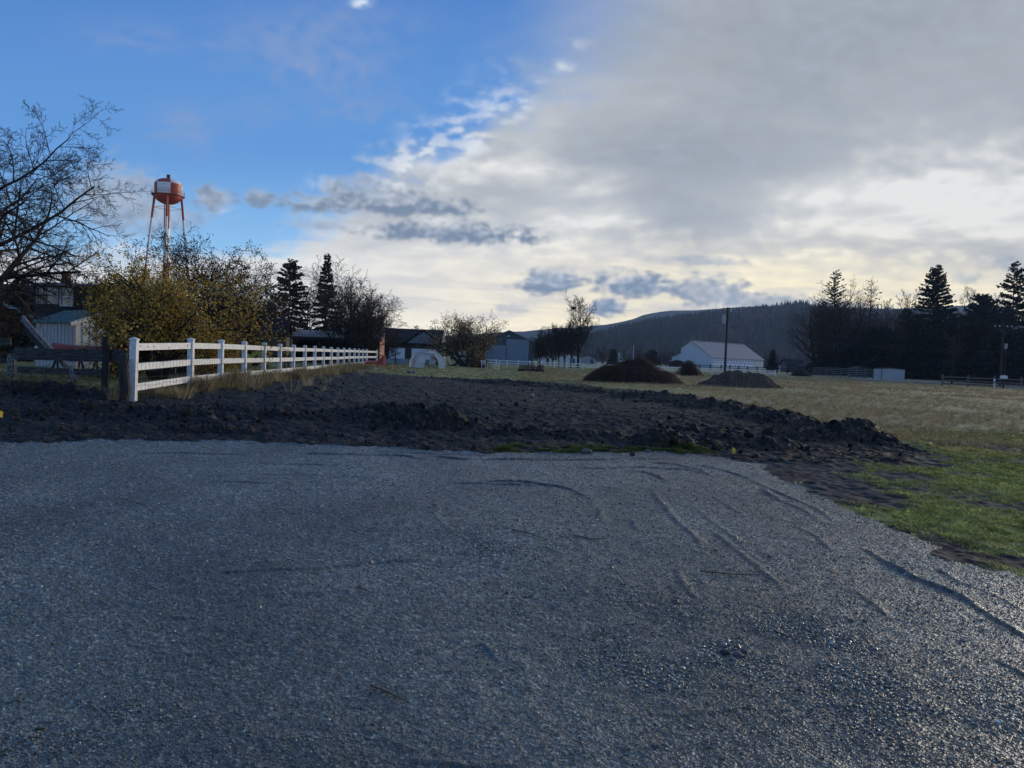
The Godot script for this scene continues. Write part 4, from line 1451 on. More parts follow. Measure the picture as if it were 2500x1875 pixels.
func build_tower() -> void:
	var d := 180.0
	var base := at(403, hy(403) + 12, d)
	var root := thing("water_tower", "red and white chequered water tower on tall legs above the trees", "water tower", base, atan2(-base.x, d))
	var R := 3.1
	var top := 39.7
	var low := 37.0
	for k in 6:
		var a := TAU * k / 6.0 + deg_to_rad(81.0)
		var mb := MB.new()
		mb.lathe([Vector2(R, low), Vector2(R, top)], 9, a, a + TAU / 6)
		part("tank_panel", mb, M.tower_white if k % 2 == 0 else M.tower_red, root)
		var dm := MB.new()
		var prof := []
		for j in 8:
			var t := j / 7.0 * PI / 2
			prof.append(Vector2(maxf(0.01, R * cos(t)), top + 1.35 * sin(t)))
		dm.lathe(prof, 9, a, a + TAU / 6)
		part("dome_panel", dm, M.tower_red if k % 2 == 0 else M.tower_white, root)
	var bowl := []
	for j in 8:
		var t := j / 7.0 * PI / 2
		bowl.append(Vector2(maxf(0.02, R * sin(t) + 0.01), low - 2.1 * cos(t)))
	var bb := MB.new()
	bb.lathe(bowl, 40)
	part("bowl", bb, M.tower_red, root)
	var vb := MB.new()
	vb.lathe([Vector2(0.42, top + 1.2), Vector2(0.42, top + 2.3), Vector2(0.01, top + 2.4)], 16)
	part("vent", vb, M.rust, root)
	var wb := MB.new()
	wb.lathe([Vector2(R - 0.05, low - 0.12), Vector2(R + 0.62, low - 0.12), Vector2(R + 0.62, low), Vector2(R, low)], 40)
	var walk := part("walkway", wb, M.tower_red, root)
	for k in 20:
		var a := TAU * k / 20
		var q := Vector3(cos(a), 0, sin(a)) * (R + 0.58)
		var mb := MB.new()
		mb.tube([q + Vector3.UP * low, q + Vector3.UP * (low + 1.05)], [0.03, 0.03], 4)
		part("baluster", mb, M.tower_red, walk)
	for y in [0.55, 1.05]:
		var pts := []
		var radii := []
		for k in 41:
			var a := TAU * k / 40
			pts.append(Vector3(cos(a), 0, sin(a)) * (R + 0.58) + Vector3.UP * (low + y))
			radii.append(0.03)
		var mb := MB.new()
		mb.tube(pts, radii, 4, false)
		part("handrail", mb, M.tower_red, walk)
	# legs and riser in painted bands
	var bands := [[37.0, 31.4, M.tower_red], [31.4, 20.0, M.tower_white], [20.0, 8.0, M.tower_red], [8.0, 0.0, M.tower_white]]
	var feet := []
	for k in 4:
		var a := deg_to_rad(4.0) + TAU * k / 4
		var q := Vector3(cos(a), 0, sin(a))
		feet.append(q)
		var leg := Node3D.new()
		leg.name = "leg"
		root.add_child(leg, true)
		for b in bands:
			var mb := MB.new()
			var r0: float = R - 0.15 + (37.0 - b[0]) * 0.095
			var r1: float = R - 0.15 + (37.0 - b[1]) * 0.095
			mb.tube([q * r0 + Vector3.UP * b[0], q * r1 + Vector3.UP * b[1]], [0.27, 0.27], 8)
			part("leg_band", mb, b[2], leg)
	var rb := [[34.95, 29.0, M.tower_red], [29.0, 22.0, M.tower_white], [22.0, 10.0, M.tower_red], [10.0, 0.0, M.tower_white]]
	for b in rb:
		var mb := MB.new()
		mb.tube([Vector3.UP * b[0], Vector3.UP * b[1]], [0.42, 0.42], 12)
		part("riser_band", mb, b[2], root)
		var lb := MB.new()
		lb.tube([Vector3(-0.72, b[0], 0.3), Vector3(-0.72, b[1], 0.3)], [0.14, 0.14], 6)
		part("overflow_pipe", lb, b[2], root)
	for lv in [[34.0, 24.0], [24.0, 12.0], [12.0, 1.0]]:
		for k in 4:
			var q0: Vector3 = feet[k]
			var q1: Vector3 = feet[(k + 1) % 4]
			var ra: float = R - 0.15 + (37.0 - lv[0]) * 0.095
			var rc: float = R - 0.15 + (37.0 - lv[1]) * 0.095
			for s in [[q0, q1], [q1, q0]]:
				var mb := MB.new()
				mb.tube([s[0] * ra + Vector3.UP * lv[0], s[1] * rc + Vector3.UP * lv[1]], [0.018, 0.018], 4)
				part("brace_rod", mb, M.galvanised, root)
			var hb := MB.new()
			hb.tube([q0 * ra + Vector3.UP * lv[0], q1 * ra + Vector3.UP * lv[0]], [0.045, 0.045], 4)
			part("strut", hb, M.tower_red, root)

func build_playhouse() -> void:
	var d := 36.0
	var root := thing("playhouse", "wooden playhouse on stilts with a dark roof behind the white fence", "playhouse", spot(673, d), deg_to_rad(10.0))
	var w := 1.0
	var dep := 1.3
	for sx in [-1.0, 1.0]:
		for sz in [-1.0, 1.0]:
			panel("stilt", root, Vector3(sx * w / 2, 0.95, sz * dep / 2), Vector3(0.09, 2.0, 0.09), M.plank_tan)
	panel("floor_board", root, Vector3(0, 0.85, 0), Vector3(w + 0.1, 0.08, dep + 0.1), M.plank_tan)
	for k in 8:
		panel("plank", root, Vector3(-w / 2 + 0.065 + k * 0.124, 1.3, dep / 2 + 0.02), Vector3(0.11, 0.82, 0.025), M.plank_tan)
	for k in 10:
		panel("plank", root, Vector3(w / 2 + 0.02, 1.3, -dep / 2 + 0.065 + k * 0.13), Vector3(0.025, 0.82, 0.115), M.plank_tan)
	panel("beam", root, Vector3(0, 1.86, dep / 2 + 0.05), Vector3(w + 0.2, 0.1, 0.05), M.plank_tan)
	panel("back_wall", root, Vector3(0, 1.3, -dep / 2), Vector3(w, 1.0, 0.03), M.plank_dark)
	for s in [-1.0, 1.0]:
		for c in 6:
			var t0 := c / 6.0
			var t1 := (c + 1) / 6.0
			var mb := MB.new()
			var y0 := lerpf(2.62, 1.84, t0) - 0.002 + 0.012
			var y1 := lerpf(2.62, 1.84, t1) + 0.02
			mb.slab(Vector3(-w / 2 - 0.14, y0, s * 0.82 * t0), Vector3(w / 2 + 0.14, y0, s * 0.82 * t0), Vector3(w / 2 + 0.14, y1, s * 0.82 * t1), Vector3(-w / 2 - 0.14, y1, s * 0.82 * t1), 0.03)
			part("roof_board", mb, M.shingle, root)
	for k in 5:
		panel("rung", root, Vector3(w / 2 + 0.25, 0.15 + k * 0.17, dep / 2 - 0.1), Vector3(0.4, 0.05, 0.05), M.plank_tan)
	var sb := MB.new()
	for k in 6:
		var t0 := k / 6.0
		var t1 := (k + 1) / 6.0
		var f0 := Vector3(-w / 2 - 1.5 * t0, 0.95 - 0.85 * smoothstep(0, 1, t0), 0.35)
		var f1 := Vector3(-w / 2 - 1.5 * t1, 0.95 - 0.85 * smoothstep(0, 1, t1), 0.35)
		sb.slab(f0 - Vector3(0, 0, 0.22), f1 - Vector3(0, 0, 0.22), f1 + Vector3(0, 0, 0.22), f0 + Vector3(0, 0, 0.22), 0.03)
		for s in [-0.23, 0.23]:
			sb.bar(f0 + Vector3(0, 0.07, s), f1 + Vector3(0, 0.07, s), 0.03, 0.16)
	part("slide", sb, M.slide, root, "yellow green slide")

func build_open_shed() -> void:
	var d := 65.0
	var root := thing("open_shed", "long open fronted shed with ribbed metal roof behind the bare tree", "shed", spot(818, d), deg_to_rad(5.0))
	var w := 7.7
	var dep := 4.4
	var f := 2.28
	var b := 2.95
	var rb := MB.new()
	rb.slab(Vector3(-w / 2 - 0.2, f, 0.35), Vector3(w / 2 + 0.1, f, 0.35), Vector3(w / 2 + 0.1, b, -dep), Vector3(-w / 2 - 0.2, b, -dep), 0.05)
	var roof := part("roof", rb, M.metal_dark, root)
	for k in 27:
		var x := -w / 2 - 0.15 + (w + 0.2) * k / 26.0
		var mb := MB.new()
		mb.bar(Vector3(x, f + 0.022, 0.36), Vector3(x, b + 0.022, -dep), 0.10, 0.045)
		part("roof_rib", mb, M.galvanised, roof)
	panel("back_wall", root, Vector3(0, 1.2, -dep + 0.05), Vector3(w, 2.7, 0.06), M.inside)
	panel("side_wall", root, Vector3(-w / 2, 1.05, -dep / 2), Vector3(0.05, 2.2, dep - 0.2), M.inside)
	var ew := prism([Vector2(-dep, -0.3), Vector2(0.25, -0.3), Vector2(0.25, f - 0.06), Vector2(-dep, b - 0.08)], -0.03, 0.03)
	var e := part("end_wall", ew, M.salmon, root, "salmon red end wall")
	e.rotation.y = -PI / 2
	e.position = Vector3(w / 2, 0, 0)
	for x in [-3.75, -1.4, 1.2, 3.7]:
		panel("post", root, Vector3(x, 0.95, 0.2), Vector3(0.11, 2.1, 0.11), M.galvanised if x < -2 else M.plank_tan)
	panel("front_beam", root, Vector3(0, f - 0.15, 0.2), Vector3(w, 0.16, 0.06), M.plank_dark)

func build_garage() -> void:
	var d := 90.0
	var root := thing("garage", "garage with two wide white doors, stone facing and dark roof", "garage", spot(1003, d))
	var k := d / F
	# main wing, ridge across
	var w := 7.2
	var wl := part("wall", prism([Vector2(-3.5, -0.3), Vector2(3.5, -0.3), Vector2(3.5, 2.45), Vector2(0, 4.2), Vector2(-3.5, 2.45)], -w / 2, w / 2), M.garage_wall, root)
	wl.rotation.y = PI / 2
	wl.position = Vector3(0, 0, -3.6)
	for s in [-1.0, 1.0]:
		var mb := MB.new()
		mb.slab(Vector3(-w / 2 - 0.3, 4.4, -3.6), Vector3(w / 2 + 0.0, 4.4, -3.6), Vector3(w / 2 + 0.0, 2.40, -3.6 + s * 4.0), Vector3(-w / 2 - 0.3, 2.40, -3.6 + s * 4.0), 0.12)
		part("roof", mb, M.shingle, root)
	# gable on the right
	var gx := 1.45
	var gp := part("gable", prism([Vector2(-2.1, 2.5), Vector2(2.1, 2.5), Vector2(0, 4.05)], -3.4, 0.16), M.barn_door, root, "pale blue grey gable")
	gp.position = Vector3(gx, 0, 0)
	for s in [-1.0, 1.0]:
		var mb := MB.new()
		mb.slab(Vector3(gx, 4.28, 0.42), Vector3(gx, 4.28, -3.6), Vector3(gx + s * 2.5, 2.52, -3.6), Vector3(gx + s * 2.5, 2.52, 0.42), 0.11)
		part("gable_roof", mb, M.shingle, root)
	panel("eave_board", root, Vector3(0, 2.44, 0.2), Vector3(w + 0.2, 0.2, 0.35), M.shingle)
	panel("stone_facing", root, Vector3(0, 1.05, -0.055), Vector3(w, 2.6, 0.1), M.veneer, "grey brown stone facing")
	for x in [[-1.75, 1.95], [1.55, 3.0]]:
		var dr := panel("garage_door", root, Vector3(x[0], 0.95, 0.03), Vector3(x[1], 1.9, 0.06), M.door_white)
		for c in 4:
			panel("door_panel", dr, Vector3(x[0], 0.26 + c * 0.47, 0.07), Vector3(x[1] - 0.03, 0.455, 0.03), M.door_white)
	panel("downpipe", root, Vector3(w / 2 + 0.02, 1.1, 0.05), Vector3(0.08, 2.5, 0.08), M.white_paint)
	# garden wall of pale blocks beyond the lawn in front
	var wall := thing("low_wall", "low pale concrete wall in front of the garage doors", "wall", spot(990, 84.0))
	panel("wall_face", wall, Vector3(0, 0.15, 0), Vector3(5.4, 0.75, 0.15), M.garage_wall)
	panel("coping", wall, Vector3(0, 0.55, 0), Vector3(5.5, 0.06, 0.2), M.garage_wall)
	log_post("old_post", "thin dark post standing in front of the garage", spot(965, 80.0), 1.2, 0.06, M.old_wood, Vector3.ZERO, 8)

func build_red_cart() -> void:
	var d := 46.0
	var root := thing("red_hopper", "red metal cart with raised triangular side near the end of the fence", "cart", spot(912, d), deg_to_rad(8.0))
	var mb := MB.new()
	mb.slab(Vector3(-0.5, 0.50, 0.45), Vector3(0.66, 0.50, 0.45), Vector3(0.66, 0.62, -0.45), Vector3(-0.5, 0.62, -0.45), 0.06)
	part("deck", mb, M.red_paint, root)
	for z in [0.48, -0.48]:
		var pr := prism([Vector2(-0.55, 0.40), Vector2(0.68, 0.36), Vector2(0.68, 1.02), Vector2(0.60, 1.02), Vector2(0.22, 0.58), Vector2(-0.55, 0.50)], z - 0.02, z + 0.02)
		part("side_panel", pr, M.red_paint, root)
	panel("end_panel", root, Vector3(0.66, 0.68, 0), Vector3(0.05, 0.62, 0.9), M.red_paint)
	for k in 5:
		panel("bolt", root, Vector3(0.62, 0.45 + k * 0.13, 0.51), Vector3(0.05, 0.05, 0.02), M.white_paint)
	var hb := MB.new()
	hb.bar(Vector3(0.0, 0.66, 0.1), Vector3(0.5, 1.02, 0.1), 0.05, 0.06)
	part("handle", hb, M.plank_tan, root)
	for z in [-0.3, 0.3]:
		var lb := MB.new()
		lb.bar(Vector3(0.35, 0.40, z), Vector3(0.42, -0.1, z), 0.06, 0.06)
		part("leg", lb, M.galvanised, root)
	for k in 4:
		var o := panel("timber_block", self, Vector3(0, 0.07, 0), Vector3(0.5 - 0.05 * (k % 2), 0.13, 0.55), M.old_wood)
		o.position = root.position + Vector3(-0.42 + 0.36 * (k % 2), 0.01 + 0.135 * (k / 2), 0.05 * k)
		tag(o, ["lower left timber block under the red cart", "lower right timber block under the red cart", "upper left timber block under the red cart", "upper right timber block under the red cart"][k], "block")
	for s in [[922, 913, 44.5, 0.5, "crumpled pale blue plastic beside the red cart"], [1003, 914, 43.0, 0.45, "small crumpled blue tarpaulin lying on the lawn"]]:
		var tb := MB.new()
		var r := RandomNumberGenerator.new()
		r.seed = int(s[0])
		var g := []
		for j in 7:
			for i in 7:
				g.append(Vector3((i - 3) / 6.0 * s[3], r.randf() * 0.16, (j - 3) / 6.0 * s[3] * 0.8))
		for j in 6:
			for i in 6:
				tb.quad(g[j * 7 + i], g[j * 7 + i + 1], g[j * 7 + i + 8], g[j * 7 + i + 7], Vector3.UP)
		var o := part("plastic_sheet", tb, M.tarp, self)
		o.position = spot(s[0], s[2])
		tag(o, s[4], "tarpaulin")

func build_greenhouse() -> void:
	var d := 62.0
	var root := thing("hoop_greenhouse", "small white plastic hoop greenhouse on the lawn, front flap open", "greenhouse", spot(1042, d), deg_to_rad(18.0))
	var R := 1.28
	var H := 1.45
	var L := 2.6

	var n := 16
	var cover := MB.new()
	for k in n:
		var a0 := PI * k / n
		var a1 := PI * (k + 1) / n
		for z in 4:
			var z0 := L / 2 - L * z / 4.0
			var z1 := L / 2 - L * (z + 1) / 4.0
			var p := Vector3(cos(a0) * R, pow(sin(a0), 0.85) * H, 0)
			var q := Vector3(cos(a1) * R, pow(sin(a1), 0.85) * H, 0)
			cover.quad(p + Vector3(0, 0, z0), q + Vector3(0, 0, z0), q + Vector3(0, 0, z1), p + Vector3(0, 0, z1), p + Vector3.UP * 0.1)
	part("cover", cover, M.film, root)
	for h in 4:
		var pts := []
		var radii := []
		for k in n + 1:
			var a := PI * k / n
			pts.append(Vector3(cos(a) * (R + 0.012), pow(sin(a), 0.85) * (H + 0.012), L / 2 - L * h / 3.0))
			radii.append(0.022)
		var mb := MB.new()
		mb.tube(pts, radii, 5)
		part("hoop", mb, M.galvanised, root)
	# front flaps left and right of the opening, and the rolled door above
	for s in [-1.0, 1.0]:
		var mb := MB.new()
		var inner: float = 0.42 if s < 0 else 0.62
		var prev := [Vector3(s * R, 0, L / 2), Vector3(s * (inner + 0.12), 0, L / 2 + 0.1)]
		for k in 8:
			var t := (k + 1) / 8.0
			var y := H * 0.9 * t
			var edge := R * sqrt(maxf(0.0, 1.0 - pow(y / H, 2.3)))
			var inn := lerpf(inner + 0.12, inner - 0.12, t)
			var now := [Vector3(s * maxf(edge, inn), y, L / 2), Vector3(s * inn, y, L / 2 + 0.1 * sin(t * 5.0))]
			mb.quad(prev[0], prev[1], now[1], now[0], Vector3.BACK)
			prev = now
		part("flap", mb, M.film, root)
	var rb := MB.new()
	rb.tube([Vector3(-0.5, H * 0.86, L / 2 + 0.05), Vector3(0.0, H * 0.82, L / 2 + 0.09), Vector3(0.5, H * 0.87, L / 2 + 0.05)], [0.09, 0.11, 0.09], 8)
	part("rolled_door", rb, M.film, root)

func build_left_plants() -> void:
	var big := {"kids": [14, 9, 7, 6, 4], "ratio": [0.66, 0.55, 0.5, 0.48, 0.45], "angle": [1.0, 0.85, 0.8, 0.7], "up": [0.05, 0.01, -0.05, -0.08, 0.02], "wig": [0.10, 0.16, 0.2, 0.22], "start": [0.22, 0.2, 0.15], "rmin": 0.0048, "girth": 0.026, "share": 0.8, "cone": 0.2, "thin": 0.35}
	var t := bare_tree("bare_tree", "large leafless tree reaching in from the left edge of the picture", spot(-60, 23.5), 7.7, big, 5, M.bark, M.twig, 1, Vector3(0.05, 0, 0))
	var o2: Dictionary = big.duplicate()
	o2.kids = [9, 7, 6, 5]
	bare_tree("bare_tree", "second leafless tree at the left edge with low drooping limbs", spot(-75, 27.5), 6.5, o2, 18, M.bark, M.twig, 1, Vector3(0.1, 0, 0))
	# yellow leaved tree
	var ap := {"kids": [8, 7, 6, 4], "ratio": [0.62, 0.6, 0.55, 0.5], "angle": [0.9, 0.8, 0.8, 0.8], "up": [0.03, 0.03, 0.0, 0.0], "wig": [0.12, 0.2, 0.25, 0.3], "start": [0.25, 0.2, 0.15], "rmin": 0.005, "girth": 0.03, "share": 0.62, "cone": 0.1, "splay": 0.8}
	var yel := [Color(0.50, 0.33, 0.055), Color(0.56, 0.35, 0.055), Color(0.27, 0.22, 0.05), Color(0.60, 0.34, 0.045), Color(0.19, 0.17, 0.05), Color(0.40, 0.26, 0.055)]
	var a := bare_tree("yellow_leaved_tree", "spreading fruit tree with yellow brown leaves behind the white fence", spot(385, 24.5), 5.0, ap, 43, M.bark, M.twig, 4)
	put("leaves", leaf_mesh(a[1], a[2], 2, 0.085, 0.10, yel, M.leaf), a[0])
	a = bare_tree("yellow_leaved_tree", "lower fruit tree with olive leaves right of the spreading one", spot(512, 29.5), 2.7, ap, 44, M.bark, M.twig, 4)
	put("leaves", leaf_mesh(a[1], a[2], 2, 0.09, 0.12, yel, M.leaf), a[0])
	a = bare_tree("yellow_leaved_tree", "narrow fruit tree with golden leaves in front of the dark house", spot(296, 27.0), 4.3, {"kids": [7, 5, 4, 3], "ratio": [0.4, 0.55, 0.55, 0.5], "angle": [0.7, 0.8, 0.8, 0.8], "up": [0.05, 0.05, 0.0, 0.0], "wig": [0.1, 0.2, 0.25, 0.3], "start": [0.3, 0.2, 0.15], "rmin": 0.005, "girth": 0.02, "share": 0.9}, 45, M.bark, M.twig, 1)
	put("leaves", leaf_mesh(a[1], a[2], 2, 0.085, 0.1, yel, M.leaf), a[0])
	# darker, nearly bare tree behind it
	var db := {"kids": [8, 7, 6, 4], "ratio": [0.62, 0.6, 0.55, 0.5], "angle": [0.75, 0.75, 0.8, 0.8], "up": [0.06, 0.06, 0.03, 0.0], "wig": [0.1, 0.16, 0.22, 0.25], "start": [0.25, 0.2, 0.15], "rmin": 0.009, "girth": 0.022, "share": 0.72, "cone": 0.15, "splay": 0.5}
	a = bare_tree("bare_tree", "tall dark tree with few withered leaves right of the water tower", spot(520, 39.0), 6.9, db, 51, M.bark_dark, M.twig, 3)
	put("leaves", leaf_mesh(a[1], a[2], 1, 0.11, 0.12, [Color(0.06, 0.04, 0.02), Color(0.04, 0.03, 0.02)], M.leaf), a[0])
	bare_tree("bare_tree", "low dark leafless thicket left of the playhouse", spot(622, 46.0), 4.6, db, 52, M.bark_dark, M.twig, 5)
	bare_tree("bare_tree", "dark leafless bush just behind the olive leaved tree", spot(570, 42.0), 4.4, db, 53, M.bark_dark, M.twig, 5)
	# conifers
	conifer("pine_tree", "broad dark conifer behind the playhouse", spot(703, 73.0), 9.9, 6.4, 61, M.needle, {"whorls": 28, "per": 9, "pow": 0.7, "gaps": 0.1, "full": 1.6, "sprig": 0.2})
	conifer("pine_tree", "slender dark spruce with narrow top beside the open shed", spot(792, 82.0), 11.8, 5.4, 62, M.needle, {"whorls": 34, "per": 9, "pow": 1.1, "gaps": 0.06, "full": 1.8, "sprig": 0.2})
	conifer("pine_tree", "small dark juniper in front of the house roof at the far left", spot(45, 38.0), 4.6, 1.6, 63, M.needle, {"whorls": 18, "per": 7, "pow": 0.5, "full": 1.6, "sprig": 0.16})
	var sm := {"kids": [8, 6, 5, 3], "ratio": [0.55, 0.55, 0.5, 0.5], "angle": [0.6, 0.65, 0.7, 0.7], "up": [0.08, 0.08, 0.05, 0.0], "wig": [0.08, 0.14, 0.2, 0.2], "start": [0.3, 0.2, 0.15], "rmin": 0.012, "girth": 0.014, "share": 0.8, "splay": 0.35}
	bare_tree("bare_tree", "slim leafless tree between the two dark conifers", spot(745, 88.0), 10.2, sm, 64, M.bark_grey, M.twig_tan, 2)
	var mu := {"kids": [9, 8, 6, 4], "ratio": [0.6, 0.58, 0.52, 0.5], "angle": [0.6, 0.6, 0.65, 0.7], "up": [0.07, 0.05, 0.0, -0.04], "wig": [0.08, 0.14, 0.18, 0.2], "start": [0.15, 0.15, 0.1], "rmin": 0.010, "girth": 0.013, "share": 0.72, "cone": 0.2, "splay": 0.85}
	bare_tree("bare_tree", "many stemmed leafless tree in front of the open shed", spot(868, 61.0), 7.6, mu, 71, M.bark_dark, M.twig, 7)
	bare_tree("bare_tree", "taller leafless tree left of the many stemmed one", spot(838, 66.0), 8.2, mu, 72, M.bark_dark, M.twig, 3)
	bare_tree("bare_tree", "leafless tree with drooping twigs in front of the garage roof", spot(925, 72.0), 5.0, mu, 73, M.bark_dark, M.twig, 4)
	# fruit tree on the lawn by the blue barn
	var fr: Dictionary = ap.duplicate()
	fr.rmin = 0.011
	fr.girth = 0.035
	fr.kids = [7, 6, 5, 3]
	fr.ratio = [0.72, 0.6, 0.5, 0.5]
	fr.splay = 0.95
	a = bare_tree("bare_tree", "round fruit tree with brown leaves left of the blue grey barn", spot(1137, 82.0), 7.2, fr, 88, M.bark_grey, M.twig, 5)
	put("leaves", leaf_mesh(a[1], a[2], 1, 0.17, 0.25, [Color(0.32, 0.21, 0.10), Color(0.24, 0.17, 0.08), Color(0.26, 0.22, 0.10)], M.leaf), a[0])
	# rusty shrub at the left edge
	a = bare_tree("rust_leaved_shrub", "shrub with rust brown leaves at the left edge", spot(-125, 21.0), 3.1, {"kids": [7, 6, 4], "ratio": [0.6, 0.6, 0.5], "angle": [0.7, 0.8, 0.8], "up": [0.05, 0.0, 0.0], "wig": [0.1, 0.2, 0.2], "start": [0.2], "rmin": 0.005, "girth": 0.02}, 83, M.bark, M.twig, 4)
	a[0].set_meta("category", "shrub")
	put("leaves", leaf_mesh(a[1], a[2], 3, 0.11, 0.14, [Color(0.12, 0.045, 0.018), Color(0.09, 0.04, 0.02)], M.leaf), a[0])
	# weeds on the bank by the broken fence
	for k in 6:
		var w := {"kids": [6, 4, 3], "ratio": [0.7, 0.5, 0.5], "angle": [0.6, 0.7, 0.7], "up": [0.04, 0.0], "wig": [0.15, 0.25], "start": [0.1], "rmin": 0.0035, "girth": 0.006}
		var px: float = [45.0, 105.0, 150.0, 20.0, 205.0, 75.0][k]
		var dw := bare_tree("dead_weed", ["tallest dead weed on the bank below the peeling post", "dead weed left of the leaning board", "dead weed under the leaning board", "dead weed at the left edge of the bank", "dead weed near the tall round post", "low dead weed among the stones of the bank"][k], spot(px, 15.7 + 0.15 * k), [0.9, 0.7, 0.6, 0.7, 0.5, 0.5][k], w, 90 + k, M.twig_tan, M.twig_tan, 5)
		dw[0].set_meta("category", "weed")
# ---------------------------------------------------------------- middle distance
func build_blue_barn() -> void:
	var d := 150.0
	var root := thing("metal_barn", "blue grey metal barn with one low and one tall door", "barn", spot(1241, d))
	gable(root, 9.8, 14.0, 4.35, 2.1, M.barn_blue, M.barn_roof, 0.35, 0.14)
	root.get_child(1).position.y = 0.0
	for s in [[-2.95, 3.7, 3.6], [1.1, 4.0, 4.85]]:
		var dr := panel("door", root, Vector3(s[0] + 0.6, s[2] / 2 - 0.1, 7.03), Vector3(s[1], s[2] + 0.2, 0.08), M.barn_door)
		for c in 5:
			panel("door_panel", dr, Vector3(s[0] + 0.6, (c + 0.5) * s[2] / 5, 7.09), Vector3(s[1] - 0.12, s[2] / 5 - 0.03, 0.04), M.barn_door)
		for q in [-1.0, 1.0]:
			panel("door_trim", dr, Vector3(s[0] + 0.6 + q * (s[1] / 2 + 0.08), s[2] / 2, 7.06), Vector3(0.12, s[2], 0.1), M.trim)
	panel("door_frame", root, Vector3(-4.5, 1.1, 7.04), Vector3(0.7, 2.3, 0.08), M.barn_door)
	panel("yard_lamp", root, Vector3(-0.1, 5.45, 7.1), Vector3(0.3, 0.25, 0.2), M.white_metal)
	for k in 20:
		panel("siding_rib", root, Vector3(-4.75 + k * 0.5, 2.0, 7.01), Vector3(0.05, 4.4, 0.03), M.barn_blue)
	var tank := thing("round_tank", "dark round topped tank beside the left corner of the blue grey barn", "tank", spot(1167, 140.0))
	var mb := MB.new()
	mb.lathe([Vector2(1.25, -0.2), Vector2(1.25, 1.7), Vector2(1.1, 2.2), Vector2(0.6, 2.55), Vector2(0.02, 2.65)], 20)
	part("shell", mb, M.barn_blue, tank)
	panel("hatch", tank, Vector3(0, 2.66, 0), Vector3(0.5, 0.12, 0.5), M.metal_dark)
	# small house and car beyond the fruit tree
	var h := thing("small_house", "small white house half hidden by the fruit tree trunk", "house", spot(1124, 180.0))
	gable(h, 3.4, 5.0, 1.7, 0.9, M.white_paint, M.barn_roof, 0.25)
	window(h, Vector3(-0.6, 0.9, 2.53), 0.7, 0.8, M.trim)
	panel("door", h, Vector3(0.7, 0.75, 2.53), Vector3(0.75, 1.6, 0.06), M.trim)
	var car := thing("parked_car", "dark parked car in front of the small white house", "car", spot(1131, 165.0), deg_to_rad(20.0))
	var body := prism([Vector2(-2.1, 0.35), Vector2(2.1, 0.35), Vector2(2.1, 0.85), Vector2(1.2, 0.95), Vector2(0.7, 1.45), Vector2(-1.2, 1.48), Vector2(-2.0, 0.95), Vector2(-2.1, 0.85)], -0.85, 0.85)
	part("body", body, M.metal_dark, car)
	part("side_window", prism([Vector2(-1.6, 0.98), Vector2(1.0, 0.98), Vector2(0.62, 1.38), Vector2(-1.1, 1.40)], 0.855, 0.87), M.pane, car)
	for q in [[-1.3, -0.8], [-1.3, 0.8], [1.3, -0.8], [1.3, 0.8]]:
		var wb := MB.new()
		wb.tube([Vector3(q[0], 0.33, q[1] - 0.1), Vector3(q[0], 0.33, q[1] + 0.1)], [0.33, 0.33], 12)
		part("wheel", wb, M.hole, car)

func polyline(points: Array, step: float) -> Array:
	var out := []
	for k in points.size() - 1:
		var a: Vector3 = points[k]
		var b: Vector3 = points[k + 1]
		var n := int(round(a.distance_to(b) / step))
		for i in n:
			out.append(a.lerp(b, float(i) / n))
	out.append(points[-1])
	for k in out.size():
		out[k].y = ground_h(out[k].x, -out[k].z)
	return out

